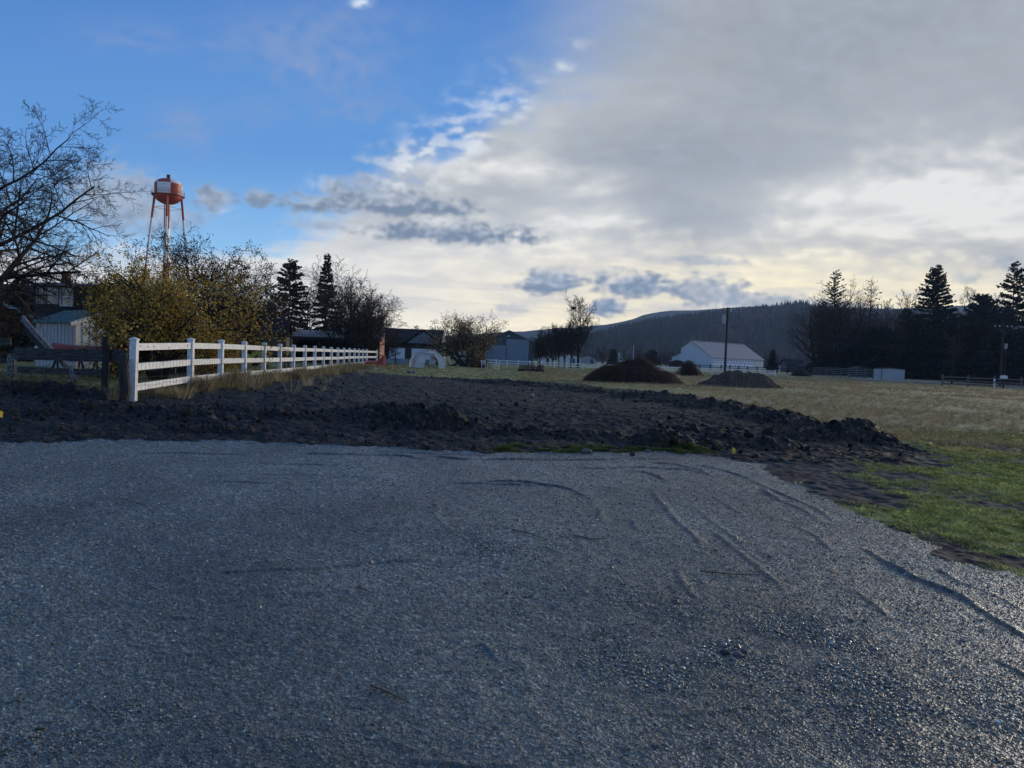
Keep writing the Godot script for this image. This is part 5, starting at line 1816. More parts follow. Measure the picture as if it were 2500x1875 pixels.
func build_far_fences() -> void:
	rail_fence("white_fence", "far white two rail fence crossing the field in front of the barns", polyline([spot(1112, 124), spot(1383, 107), spot(1893, 109)], 2.44), 0.93, 0.135, [0.80, 0.42], 0.14, M.vinyl, M.vinyl)
	rail_fence("wooden_fence", "dark wooden post fence in front of the white barn", polyline([spot(1590, 205), spot(1760, 190), spot(1975, 165)], 3.0), 1.35, 0.22, [1.1, 0.7], 0.14, M.old_wood, M.old_wood, false)
	rail_fence("board_fence", "brown three board fence along the road at the right", polyline([spot(2300, 82), spot(2560, 78)], 2.45), 1.25, 0.16, [1.0, 0.62, 0.25], 0.13, M.fence_brown, M.fence_brown)
	var corral := thing("corral_fence", "long metal pipe corral fence in front of the dark trees", "fence", spot(1985, 138))
	var a := corral.position
	var b := spot(2152, 118)
	var n := 9
	for k in n + 1:
		var q := a.lerp(b, float(k) / n) - a
		var mb := MB.new()
		mb.tube([q - Vector3.UP * 0.2, q + Vector3.UP * 1.65], [0.07, 0.07], 6)
		part("post", mb, M.fence_brown, corral)
	for y in [0.35, 0.68, 1.0, 1.32, 1.6]:
		for k in n:
			var mb := MB.new()
			mb.tube([a.lerp(b, float(k) / n) - a + Vector3.UP * y, a.lerp(b, float(k + 1) / n) - a + Vector3.UP * y], [0.035, 0.035], 5, false)
			part("rail", mb, M.pipe_rail, corral)
	for s in [["dark square gate post at the left end of the corral", 1976, 140.0, 0.3, 2.0, M.hole], ["white marker post beside the mailbox by the road", 2427, 79.0, 0.13, 1.0, M.white_metal]]:
		var o := thing("marker_post", s[0], "post", spot(s[1], s[2]))
		panel("shaft", o, Vector3(0, s[4] / 2 - 0.1, 0), Vector3(s[3], s[4] + 0.2, s[3]), s[5])
		panel("band", o, Vector3(0, s[4] * 0.62, 0), Vector3(s[3] + 0.02, 0.12, s[3] + 0.02), M.metal_dark)
	var box := thing("mailbox", "white mailbox on a dark post behind the brown board fence", "mailbox", spot(2449, 77.0))
	panel("post", box, Vector3(0, 0.5, 0), Vector3(0.1, 1.1, 0.1), M.old_wood)
	var pr := []
	for k in 9:
		var t := PI * k / 8
		pr.append(Vector2(cos(t) * 0.16, 1.22 + sin(t) * 0.16))
	pr.append(Vector2(-0.16, 1.05))
	pr.append(Vector2(0.16, 1.05))
	var bx := part("box", prism(pr, -0.3, 0.3), M.white_metal, box)
	bx.rotation.y = PI / 2
	# road behind the right hand fence and the pipe in the grass before it
	var rb := MB.new()
	var e0 := spot(2060, 118)
	var e1 := spot(2640, 90)
	rb.quad(e0 + Vector3(0, 0.03, 0), e1 + Vector3(0, 0.03, 0), e1 + Vector3(3, 0.03, -7), e0 + Vector3(-3, 0.03, -9), Vector3.UP)
	structure("road", rb.mesh(M.asphalt), "asphalt road behind the brown board fence")
	var pts := []
	var radii := []
	for q in [[2085, 104], [2180, 98], [2290, 92], [2400, 84], [2500, 76], [2600, 70]]:
		pts.append(spot(q[0], q[1], 0.16) - spot(2085, 104))
		radii.append(0.07)
	var pb := MB.new()
	pb.tube(pts, radii, 8)
	var pipe := part("irrigation_pipe", pb, M.galvanised, self)
	pipe.position = spot(2085, 104)
	tag(pipe, "pale irrigation pipe lying along the far edge of the straw field", "pipe")

func build_white_barn() -> void:
	var d := 270.0
	var k := d / F
	var turn := deg_to_rad(-50.0)
	var l := 34.5
	var corner := spot(1737, d)
	var b := Basis(Vector3.UP, turn)
	var root := thing("white_barn", "large white barn with long ribbed roof at the foot of the hill", "barn", corner - b * Vector3(9.0, 0, l / 2), turn)
	part("wall", prism([Vector2(-9, -0.5), Vector2(9, -0.5), Vector2(9, 4.0), Vector2(-0.4, 9.9), Vector2(-5, 7.2), Vector2(-5, 5.2), Vector2(-9, 3.6)], -l / 2, l / 2), M.barn_white, root)
	for s in [[Vector2(-0.6, 10.22), Vector2(9.5, 3.88)], [Vector2(-0.2, 10.20), Vector2(-5.6, 7.02)], [Vector2(-5.0, 5.42), Vector2(-9.5, 3.62)]]:
		var mb := MB.new()
		var z := l / 2 + 0.3
		mb.slab(Vector3(s[0].x, s[0].y, z), Vector3(s[0].x, s[0].y, -z), Vector3(s[1].x, s[1].y, -z), Vector3(s[1].x, s[1].y, z), 0.15)
		var roof := part("roof", mb, M.barn_roof, root)
		if s[0].x == -0.6:
			var rb := MB.new()
			for q in 60:
				var zz := lerpf(-z + 0.1, z - 0.1, q / 59.0)
				rb.bar(Vector3(s[0].x, s[0].y + 0.05, zz), Vector3(s[1].x, s[1].y + 0.05, zz), 0.16, 0.12)
			part("roof_rib", rb, M.galvanised, roof)
	for q in 23:
		var zx := -8.8 + q * 0.8
		var hh := 9.7 - 5.9 * (zx + 0.4) / 9.4 if zx > -0.4 else (7.1 + 2.7 * (zx + 5.0) / 4.6 if zx > -5.0 else 3.6 + 1.6 * (zx + 9.0) / 4.0)
		panel("siding_rib", root, Vector3(zx, hh / 2 - 0.2, l / 2 + 0.02), Vector3(0.07, hh, 0.04), M.barn_white)
	# house wrap along the eave wall, with its printed marks
	panel("house_wrap", root, Vector3(9.03, 2.2, 3.5), Vector3(0.06, 3.2, 26.0), M.wrap)
	for row in 2:
		for c in 13:
			panel("printed_mark", root, Vector3(9.07, 3.1 - row * 0.85, -8.9 + c * 2.0 + row * 0.8), Vector3(0.03, 0.3, 1.25), M.wrap_print)
	for c in 6:
		panel("printed_mark", root, Vector3(9.07, 1.35, -4.0 + c * 3.0), Vector3(0.03, 0.55, 0.5), M.wrap_print)
	panel("eave_shade_strip", root, Vector3(9.05, 3.86, 0), Vector3(0.08, 0.25, l - 0.2), M.hole)  # near-black strip standing in for the shadow under the eave
	var sh := thing("dark_shed", "low black shed left of the white barn", "shed", spot(1650, 255))
	gable(sh, 4.2, 5.0, 1.9, 0.5, M.hole, M.metal_dark, 0.2)
	var sh2 := thing("dark_shed", "low dark open shed right of the grey house under the trees", "shed", spot(1977, 200))
	gable(sh2, 4.6, 5.0, 1.7, 1.3, M.inside, M.hole, 0.3)
	var gh := thing("grey_house", "grey house with dark roof right of the small conifer", "house", spot(1933, 215), deg_to_rad(90.0))
	gable(gh, 5.0, 5.0, 2.1, 1.6, M.barn_blue, M.shingle, 0.3)
	window(gh, Vector3(0, 1.2, 2.53), 0.8, 0.9, M.white_paint)
	var ws := thing("white_outbuilding", "small bright white gable left of the grey house", "shed", spot(1913, 218))
	gable(ws, 1.5, 3.0, 1.9, 1.3, M.white_paint, M.barn_roof, 0.2)
	panel("door", ws, Vector3(0, 0.8, 1.53), Vector3(0.7, 1.7, 0.05), M.metal_dark)
	var wh := thing("horse_shelter", "plain white horse shelter by the right end of the corral", "shed", spot(2170, 128), deg_to_rad(-8.0))
	gable(wh, 4.0, 3.0, 1.75, 0.12, M.shed_side, M.metal_dark, 0.1)
	for c in 8:
		panel("siding_board", wh, Vector3(0, 0.12 + c * 0.21, 1.51), Vector3(3.98, 0.19, 0.03), M.shed_side)
	var lh := thing("loafing_shed", "small dark shed with a pale roof edge behind the corral", "shed", spot(2096, 145))
	gable(lh, 2.4, 2.5, 1.7, 0.25, M.inside, M.plank_tan, 0.15)
	# white buildings glimpsed under the row of trees
	for s in [[1388, 250.0, 7.5, 2.1, 0.8, "long white building behind the row of trees"], [1330, 240.0, 4.0, 1.5, 0.7, "white building left of the row of trees"], [1436, 255.0, 5.0, 1.5, 1.0, "small pale building right of the row of trees"]]:
		var o := thing("far_building", s[5], "building", spot(s[0], s[1]))
		gable(o, s[2], 5.0, s[3], s[4], M.white_paint if s[0] < 1400 else M.garage_wall, M.barn_roof, 0.3)
		panel("door", o, Vector3(s[2] * 0.2, 0.8, 2.53), Vector3(0.9, 1.7, 0.06), M.metal_dark)
	# loading chute
	var lc := thing("loading_chute", "pale metal loading chute standing behind the brush heap", "chute", spot(1525, 150))
	for q in [[-1.4, 3.1], [-1.1, 2.9], [1.2, 1.35], [-0.2, 1.4]]:
		panel("post", lc, Vector3(q[0], q[1] / 2, 0), Vector3(0.09, q[1] + 0.2, 0.09), M.white_metal)
	panel("deck", lc, Vector3(0.3, 1.4, 0), Vector3(2.5, 0.32, 1.6), M.white_metal)
	var mb := MB.new()
	mb.bar(Vector3(-1.3, 3.0, 0.3), Vector3(-0.3, 1.5, 0.3), 0.06, 0.06)
	part("ramp_rail", mb, M.white_metal, lc)
	panel("lower_rail", lc, Vector3(-0.5, 0.8, 0), Vector3(1.8, 0.08, 0.08), M.white_metal)
	var fp := thing("flag_pole", "thin pale pole right of the loading chute", "pole", spot(1545, 150))
	var pb := MB.new()
	pb.tube([Vector3(0, -0.2, 0), Vector3(0, 4.6, 0)], [0.06, 0.04], 6)
	part("shaft", pb, M.white_metal, fp)
	panel("cap", fp, Vector3(0, 4.65, 0), Vector3(0.12, 0.1, 0.12), M.white_metal)

func build_heaps() -> void:
	var a := thing("brush_heap", "large heap of dark red brown brush in the field", "heap", spot(1545, 48.5))
	bramble(a, 5.9, 1.5, 3.0, 3400, 0.011, M.brush, M.cane, 7)
	var b := thing("thorn_bush", "rounded leafless bush in front of the far white fence", "bush", spot(1682, 86))
	bramble(b, 2.0, 1.85, 1.8, 800, 0.014, M.brush, M.cane, 8)
	var b2 := thing("thorn_bush", "low dark bush at the left end of the corral fence", "bush", spot(1955, 128))
	bramble(b2, 3.2, 1.3, 1.8, 400, 0.02, M.brush, M.cane_grey, 9)
	var w := thing("climbing_shrub", "square leafless climber on posts right of the fruit tree trunk", "shrub", spot(1160, 84))
	bramble(w, 2.1, 2.2, 1.2, 900, 0.014, M.brush, M.cane_grey, 10)
	for x in [-0.45, 0.75]:
		panel("post", w, Vector3(x, 1.1, 0.5), Vector3(0.1, 2.4, 0.1), M.plank_tan)
	panel("cross_beam", w, Vector3(0.15, 2.25, 0.5), Vector3(1.7, 0.1, 0.12), M.plank_tan)
	# earth mound
	var m := thing("earth_mound", "brown earth mound at the right of the brush heap", "mound", spot(1806, 48.5))
	var mb := MB.new()
	mb.coloured = true
	var rows := 40
	var cols := 90
	var g := []
	for j in rows + 1:
		for i in cols + 1:
			var x := lerpf(-3.2, 3.2, float(i) / cols)
			var z := lerpf(-1.8, 1.8, float(j) / rows)
			var q := 1.0 - pow(x / 3.0, 2) - pow(z / 1.7, 2)
			var top := 0.9 * smoothstep(0.0, 1.0, q * 1.05) * (0.85 + 0.3 * exp(-pow((x + 0.5) / 0.9, 2)) + 0.3 * exp(-pow((x - 1.4) / 0.7, 2)))
			g.append(Vector3(x, top - 0.06 + (0.22 * n_mid.get_noise_2d(x * 1.2 + 90, z * 1.2) + 0.08 * n_fine.get_noise_2d(x + 20, z)) * smoothstep(-0.1, 0.2, q), z))
	for j in rows:
		for i in cols:
			var k := j * (cols + 1) + i
			mb.tint = Color(0.095, 0.066, 0.05) * (1.0 + 0.8 * n_fine.get_noise_2d(i * 0.11, j * 0.11))
			mb.quad(g[k], g[k + 1], g[k + cols + 2], g[k + cols + 1], Vector3.UP)
	part("earth", mb, tinted(0.95, 0.2), m)
	# garden seats and planter beyond the lawn
	for s in [[1180, 78.0, 0.3, "white metal garden chair at the left of the small table"], [1213, 77.0, -0.5, "white metal garden chair at the right of the small table"]]:
		var c := thing("garden_chair", s[3], "chair", spot(s[0], s[1]), s[2], "white garden chairs on the lawn")
		for k in 4:
			panel("slat", c, Vector3(0, 0.44, -0.18 + k * 0.12), Vector3(0.42, 0.025, 0.09), M.white_metal)
		for q in [-0.2, 0.2]:
			var lb := MB.new()
			lb.bar(Vector3(q, 0.44, 0.22), Vector3(q, -0.03, -0.2), 0.035, 0.035)
			part("leg", lb, M.white_metal, c)
			var l2 := MB.new()
			l2.bar(Vector3(q * 1.1, 0.9, -0.26), Vector3(q * 1.1, -0.03, 0.24), 0.035, 0.035)
			part("leg", l2, M.white_metal, c)
		for k in 3:
			panel("back_slat", c, Vector3(0, 0.6 + k * 0.12, -0.12 - k * 0.05), Vector3(0.42, 0.07, 0.025), M.white_metal)
	var tb := thing("garden_table", "small white garden table between the two metal chairs", "table", spot(1197, 78.0))
	panel("top", tb, Vector3(0, 0.7, 0), Vector3(0.7, 0.035, 0.7), M.white_metal)
	for q in [[-0.3, -0.3], [0.3, -0.3], [-0.3, 0.3], [0.3, 0.3]]:
		panel("leg", tb, Vector3(q[0], 0.34, q[1]), Vector3(0.04, 0.72, 0.04), M.white_metal)
	var pl := thing("planter_bed", "wooden planter bed with withered stalks on the lawn", "planter", spot(1296, 74.0))
	for z in [-0.5, 0.5]:
		panel("plank", pl, Vector3(0, 0.08, z), Vector3(2.6, 0.3, 0.05), M.old_wood)
	for x in [-1.28, 1.28]:
		panel("plank", pl, Vector3(x, 0.08, 0), Vector3(0.05, 0.3, 0.95), M.old_wood)
	panel("soil", pl, Vector3(0, 0.06, 0), Vector3(2.5, 0.22, 0.94), M.dirt)
	var sb := MB.new()
	var r := RandomNumberGenerator.new()
	r.seed = 6
	for k in 150:
		var q := Vector3(r.randf_range(-1.2, 1.2), 0.1, r.randf_range(-0.45, 0.45))
		sb.tube([q, q + Vector3(r.randfn() * 0.08, 0.3, r.randfn() * 0.08), q + Vector3(r.randfn() * 0.16, r.randf_range(0.35, 0.7), r.randfn() * 0.16)], [0.016, 0.013, 0.02], 3, false)
	part("stalks", sb, M.twig_tan, pl)

func utility_pole(label: String, where: Vector3, h: float, rad: float, arms: bool, can: bool) -> Node3D:
	var root := thing("utility_pole", label, "pole", where)
	var mb := MB.new()
	mb.tube([Vector3(0, -0.3, 0), Vector3(0, h, 0)], [rad, rad * 0.72], 10)
	part("shaft", mb, M.pole, root)
	if can:
		var cb := MB.new()
		cb.lathe([Vector2(0.02, h - 2.1), Vector2(0.26, h - 2.08), Vector2(0.26, h - 1.22), Vector2(0.2, h - 1.15), Vector2(0.02, h - 1.14)], 16)
		var c := part("transformer", cb, M.galvanised, root)
		c.position = Vector3(-0.46, 0, 0.12)
		for q in [-0.1, 0.1]:
			var bb := MB.new()
			bb.lathe([Vector2(0.04, h - 1.16), Vector2(0.06, h - 1.08), Vector2(0.035, h - 1.02), Vector2(0.055, h - 0.96), Vector2(0.01, h - 0.9)], 8)
			var p := part("bushing", bb, M.porcelain, c)
			p.position = Vector3(q, 0, 0)
		panel("bracket", root, Vector3(-0.22, h - 1.6, 0.1), Vector3(0.3, 0.08, 0.08), M.metal_dark)
		panel("cutout", root, Vector3(0.42, h - 0.35, 0.1), Vector3(0.1, 0.4, 0.1), M.porcelain)
		panel("arm", root, Vector3(0.15, h - 0.15, 0.0), Vector3(1.1, 0.08, 0.08), M.pole)
		var gw := MB.new()
		gw.tube([Vector3(-0.2, h - 2.0, 0.1), Vector3(-0.17, h * 0.4, 0.14), Vector3(-0.15, 0.3, 0.17)], [0.015, 0.015, 0.015], 4, false)
		part("ground_wire", gw, M.galvanised, root)
	if arms:
		panel("arm", root, Vector3(0, h - 0.55, 0.0), Vector3(2.2, 0.1, 0.1), M.pole)
		for x in [-1.0, -0.45, 0.45, 1.0]:
			panel("insulator", root, Vector3(x, h - 0.42, 0), Vector3(0.09, 0.16, 0.09), M.porcelain)
	return root

func build_poles() -> void:
	var a := spot(1769, 94.0)
	utility_pole("tall utility pole with grey transformer in front of the white barn", a, 8.75, 0.17, false, true)
	var b := spot(2441, 88.0)
	utility_pole("utility pole with cross arm in front of the dark trees at the right", b, 7.7, 0.15, true, false)
	var l := thing("guy_brace", "thin pale conduit leaning on the right hand utility pole", "conduit", b + Vector3(0.35, 0, 0.2))
	var mb := MB.new()
	mb.tube([Vector3(0.05, -0.2, 0), Vector3(0.0, 4.6, -0.1)], [0.035, 0.035], 6)
	part("tube", mb, M.plank_tan, l)
	panel("fuse_box", l, Vector3(0.02, 4.9, -0.12), Vector3(0.26, 0.6, 0.2), M.trim)
	wire("wire from the right hand pole across the dark trees", at(1985, 832, 120), b + Vector3(-0.1, 4.2, 0.1), 0.35, 0.022)
	wire("wire from the right hand pole out of the picture", b + Vector3(0.1, 4.0, 0.1), at(2640, 850, 84), 0.1, 0.02)
	wire("upper of the faint wires crossing the sky over the barns", at(1000, 727, 150), at(1640, 760, 150), 0.6, 0.007)
	wire("lower of the faint wires crossing the sky over the barns", at(940, 792, 150), at(1420, 812, 150), 0.3, 0.007)

func build_right_trees() -> void:
	var big := {"kids": [11, 7, 5, 4], "ratio": [0.55, 0.55, 0.5, 0.5], "angle": [0.75, 0.75, 0.75, 0.7], "up": [0.05, 0.05, 0.02, 0.0], "wig": [0.08, 0.14, 0.18, 0.2], "start": [0.18, 0.18, 0.12], "rmin": 0.018, "girth": 0.018, "share": 0.75, "cone": 0.25, "splay": 0.5}
	bare_tree("bare_tree", "wide leafless tree at the left end of the dark grove", spot(1990, 175), 19.0, big, 111, M.bark_dark, M.twig_red, 4)
	bare_tree("bare_tree", "leafless tree with reddish twigs under the thin pine", spot(2048, 168), 20.5, big, 112, M.bark_dark, M.twig_red, 4)
	bare_tree("bare_tree", "low leafless tree below the half dead conifer", spot(2118, 165), 18.0, big, 113, M.bark_dark, M.twig_red, 4)
	var tall := {"kids": [11, 7, 6, 3], "ratio": [0.42, 0.5, 0.5, 0.5], "angle": [0.6, 0.65, 0.7, 0.7], "up": [0.04, 0.07, 0.05, 0.0], "wig": [0.04, 0.12, 0.16, 0.2], "start": [0.3, 0.2, 0.15], "rmin": 0.03, "girth": 0.012, "share": 0.95, "cone": 0.5, "splay": 0.25}
	bare_tree("bare_tree", "slender pale leafless tree between the half dead conifer and the spruce", spot(2183, 185), 20.5, tall, 114, M.bark_grey, M.twig_tan, 2)
	bare_tree("bare_tree", "leafless treetops left of the blue green spruce", spot(2345, 195), 21.0, tall, 115, M.bark_grey, M.twig_tan, 3)
	bare_tree("bare_tree", "leafless treetops right of the blue green spruce", spot(2418, 200), 22.0, tall, 116, M.bark_grey, M.twig_tan, 3)
	conifer("pine_tree", "thin topped pine above the left end of the grove", spot(2028, 180), 25.2, 14.0, 121, M.needle_brown, {"whorls": 36, "per": 7, "pow": 0.8, "gaps": 0.25, "full": 0.55, "sprig": 0.36, "low": 0.3, "base": 0.3})
	conifer("pine_tree", "half dead conifer with bare upper branches", spot(2116, 178), 23.6, 13.5, 122, M.needle, {"whorls": 34, "per": 8, "pow": 0.75, "gaps": 0.1, "full": 1.2, "sprig": 0.36, "bare_top": 0.42, "low": 0.2})
	conifer("spruce_tree", "tall full spruce in the middle of the dark grove", spot(2270, 182), 27.4, 18.5, 123, M.needle, {"whorls": 48, "per": 11, "pow": 0.78, "gaps": 0.08, "full": 1.1, "sprig": 0.4, "low": -0.1})
	conifer("spruce_tree", "blue green spruce with spiky top right of the tall full spruce", spot(2386, 165), 19.0, 15.0, 124, M.needle_blue, {"whorls": 34, "per": 10, "pow": 0.62, "gaps": 0.05, "full": 1.6, "sprig": 0.45, "low": 0.1})
	conifer("spruce_tree", "tall dark conifer with layered limbs near the right edge", spot(2462, 172), 27.5, 15.5, 125, M.needle, {"whorls": 36, "per": 9, "pow": 0.75, "gaps": 0.22, "full": 1.1, "sprig": 0.42, "low": -0.1})
	conifer("spruce_tree", "tallest conifer cut by the right edge of the picture", spot(2515, 168), 31.0, 16.0, 126, M.needle, {"whorls": 42, "per": 9, "pow": 0.75, "gaps": 0.18, "full": 1.1, "sprig": 0.42, "low": -0.1})
	conifer("spruce_tree", "low dense blue spruce behind the right hand utility pole", spot(2440, 118), 8.5, 9.5, 127, M.needle_blue, {"whorls": 22, "per": 10, "pow": 0.6, "gaps": 0.03, "full": 1.6, "sprig": 0.32})
	conifer("spruce_tree", "low dense blue spruce at the right edge behind the road", spot(2510, 115), 8.6, 10.0, 128, M.needle_blue, {"whorls": 22, "per": 10, "pow": 0.6, "gaps": 0.03, "full": 1.6, "sprig": 0.32})
	conifer("spruce_tree", "low dark spruce left of the right hand utility pole", spot(2375, 128), 10.5, 11.0, 129, M.needle, {"whorls": 22, "per": 10, "pow": 0.6, "gaps": 0.03, "full": 1.5, "sprig": 0.36})
	conifer("spruce_tree", "dark spruce behind the horse shelter", spot(2225, 150), 12.0, 12.0, 130, M.needle, {"whorls": 22, "per": 10, "pow": 0.6, "gaps": 0.05, "full": 1.5, "sprig": 0.4})
	conifer("spruce_tree", "dark spruce in the shade right of the horse shelter", spot(2305, 145), 11.0, 12.0, 131, M.needle, {"whorls": 22, "per": 10, "pow": 0.6, "gaps": 0.05, "full": 1.5, "sprig": 0.4})
	conifer("spruce_tree", "broad dark evergreen behind the corral", spot(2140, 158), 10.5, 13.0, 132, M.needle, {"whorls": 20, "per": 10, "pow": 0.5, "gaps": 0.05, "full": 1.4, "sprig": 0.34})
	conifer("spruce_tree", "low dark evergreen at the foot of the wide leafless tree", spot(2015, 160), 6.5, 7.5, 133, M.needle_brown, {"whorls": 16, "per": 10, "pow": 0.45, "gaps": 0.05, "full": 1.4, "sprig": 0.4})
	conifer("spruce_tree", "low dark evergreen left of the half dead conifer", spot(2075, 160), 7.5, 7.5, 134, M.needle, {"whorls": 16, "per": 10, "pow": 0.45, "gaps": 0.05, "full": 1.4, "sprig": 0.4})
	conifer("spruce_tree", "middling dark spruce between the half dead conifer and the tall full spruce", spot(2205, 172), 16.0, 11.0, 136, M.needle, {"whorls": 30, "per": 10, "pow": 0.7, "gaps": 0.06, "full": 1.3, "sprig": 0.34})
	conifer("spruce_tree", "middling dark spruce right of the tall full spruce", spot(2330, 176), 15.0, 12.0, 137, M.needle, {"whorls": 28, "per": 10, "pow": 0.65, "gaps": 0.06, "full": 1.3, "sprig": 0.34})
	conifer("spruce_tree", "broad dark spruce below the tall layered conifer", spot(2440, 165), 15.5, 13.0, 138, M.needle_blue, {"whorls": 28, "per": 10, "pow": 0.6, "gaps": 0.06, "full": 1.3, "sprig": 0.34})
	bare_tree("bare_tree", "leafless tree with reddish twigs left of the tall full spruce", spot(2160, 172), 18.0, big, 139, M.bark_dark, M.twig_red, 4)
	bare_tree("bare_tree", "small bare tree before the dark spruces left of the road", spot(2323, 96), 7.0, {"kids": [8, 6, 5], "ratio": [0.5, 0.5, 0.5], "angle": [0.6, 0.7, 0.7], "up": [0.05, 0.04, 0.0], "wig": [0.08, 0.15, 0.2], "start": [0.45, 0.2], "rmin": 0.018, "girth": 0.022, "share": 0.8}, 135, M.bark, M.twig_red)
	# row of leafless trees in the middle
	var row := {"kids": [13, 9, 6, 4], "ratio": [0.6, 0.55, 0.5, 0.5], "angle": [0.65, 0.6, 0.65, 0.7], "up": [0.05, 0.07, 0.04, 0.0], "wig": [0.06, 0.12, 0.16, 0.2], "start": [0.22, 0.18, 0.12], "rmin": 0.016, "girth": 0.02, "share": 0.72, "cone": 0.25, "splay": 0.5}
	var t := bare_tree("bare_tree", "tallest leafless tree of the row, holding a bird nest", spot(1411, 124), 12.3, row, 141, M.bark_dark, M.twig, 1)
	row.rmin = 0.018
	var px := [1393, 1378, 1364, 1351, 1338]
	var hs := [7.6, 7.2, 7.0, 6.6, 6.0]
	var words := ["first leafless tree left of the one with the bird nest", "second leafless tree left of the one with the bird nest", "third leafless tree left of the one with the bird nest", "fourth leafless tree left of the one with the bird nest", "last leafless tree at the left end of the row"]
	for k in 5:
		bare_tree("bare_tree", words[k], spot(px[k], 122.0 + k * 3), hs[k], row, 142 + k, M.bark_dark, M.twig, 1, Vector3(0.05 - 0.05 * k, 0, 0), "row of leafless trees beyond the far white fence")
	row.rmin = 0.014
	bare_tree("bare_tree", "small leafless tree standing alone before the far white fence", spot(1317, 100), 4.4, row, 149, M.bark_dark, M.twig, 1)
	var nest := thing("bird_nest", "dark bird nest high in the tallest tree of the row", "nest", at(1400, 752, 124))
	var nr := RandomNumberGenerator.new()
	nr.seed = 3
	var nb := MB.new()
	nb.lathe([Vector2(0.02, -0.25), Vector2(0.25, -0.2), Vector2(0.4, 0.0), Vector2(0.36, 0.18), Vector2(0.2, 0.1), Vector2(0.02, 0.06)], 12)
	part("cup", nb, M.brush, nest)
	var sb := MB.new()
	for k in 60:
		var q := rv(nr).normalized() * 0.36 * Vector3(1, 0.6, 1)
		sb.tube([q, q + rv(nr) * 0.4], [0.018, 0.01], 3, false)
	part("sticks", sb, M.twig, nest)
	# conifers scattered at the foot of the hill
	conifer("pine_tree", "single dark conifer at the right end of the white barn", spot(1885, 205), 6.2, 4.0, 151, M.needle, {"whorls": 20, "per": 9, "pow": 0.8, "full": 1.8, "sprig": 0.3})
	conifer("pine_tree", "rounded conifer far off behind the loading chute", spot(1497, 260), 5.5, 4.6, 152, M.needle, {"whorls": 16, "per": 9, "pow": 0.6, "full": 1.8, "sprig": 0.4})
	conifer("pine_tree", "rounded conifer far off left of the white barn", spot(1590, 280), 6.2, 6.5, 153, M.needle, {"whorls": 16, "per": 9, "pow": 0.5, "full": 1.8, "sprig": 0.45})
	row.rmin = 0.035
	var fp := [[1060, 190, 10.0], [1085, 210, 9.0], [1470, 300, 8.0], [1560, 320, 9.0], [1625, 330, 8.0], [1660, 300, 7.0], [990, 180, 8.0], [1220, 230, 9.0], [1325, 260, 9.0], [1030, 175, 9.0], [1105, 185, 8.0], [1075, 165, 7.0]]
	var fw := ["hazy leafless tree behind the garage", "hazy leafless tree behind the round fruit tree", "hazy leafless tree at the foot of the hill right of the row", "hazy leafless tree behind the loading chute", "hazy leafless tree left of the white barn", "hazy leafless tree just behind the black shed", "leafless tree behind the garage roof", "leafless tree behind the blue grey barn", "leafless tree between the barn and the row", "leafless tree right of the garage gable", "leafless tree behind the small white house", "dark leafless tree right of the garage"]
	for k in fp.size():
		bare_tree("bare_tree", fw[k], spot(fp[k][0], fp[k][1]), fp[k][2], {"kids": [8, 7, 5], "ratio": [0.6, 0.55, 0.5], "angle": [0.7, 0.7, 0.7], "up": [0.05, 0.06, 0.02], "wig": [0.08, 0.14, 0.2], "start": [0.2, 0.15], "rmin": 0.035, "girth": 0.022, "splay": 0.5}, 160 + k, M.bark_dark, M.twig_red, 3)

# ---------------------------------------------------------------- hills
const NEAR := [-400.0, 12.0, -180.0, 24.0, -60.0, 36.0, 30.0, 48.0, 130.0, 60.0, 200.0, 74.0, 290.0, 97.0, 350.0, 111.0, 485.0, 129.0, 620.0, 139.0, 655.0, 147.0, 700.0, 152.0, 735.0, 143.0, 930.0, 143.0, 1250.0, 132.0, 1700.0, 110.0, 2600.0, 90.0]
const FAR := [-1400.0, 30.0, -900.0, 40.0, -500.0, 44.0, -200.0, 42.0, 20.0, 62.0, 60.0, 68.0, 120.0, 74.0, 210.0, 84.0, 275.0, 97.0, 325.0, 116.0, 375.0, 124.0, 425.0, 127.0, 520.0, 138.0, 600.0, 144.0, 690.0, 140.0, 900.0, 150.0, 1130.0, 165.0, 1400.0, 150.0, 2600.0, 120.0]

func profile(t: Array, p: float) -> float:
	for k in range(0, t.size() - 2, 2):
		if p < t[k + 2]:
			return lerpf(t[k + 1], t[k + 3], smoothstep(t[k], t[k + 2], maxf(p, t[k])) * 0.4 + clampf((p - t[k]) / (t[k + 2] - t[k]), 0, 1) * 0.6)
	return t[-1]

func near_hill(x: float, d: float) -> float:
	var p := F * x / d
	var crest := 1450.0
	var top := (profile(NEAR, p) - lerpf(19.0, 10.0, smoothstep(380.0, 620.0, p))) * crest / F
	var u := clampf((d - 820.0) / (crest - 820.0), 0, 1)
	var shape := pow(sin(u * PI / 2), 1.2) if d < crest else 1.0 - 0.5 * smoothstep(crest, 1900, d)
	return maxf(-1.0, top * shape * (1.0 + 0.16 * n_big.get_noise_2d(x * 0.06, d * 0.06) * (1.0 - u * 0.8)))

func far_hill(x: float, d: float) -> float:
	var p := F * x / d
	var top := profile(FAR, p) * 2900.0 / F
	var u := clampf((d - 2000.0) / 900.0, 0, 1)
	var shape := sin(u * PI / 2) if d < 2900.0 else 1.0
	return top * shape * (1.0 + 0.12 * n_big.get_noise_2d(x * 0.03, d * 0.03) * (1.0 - u)) + 3.0 * n_big.get_noise_2d(x * 0.3, d * 0.3)

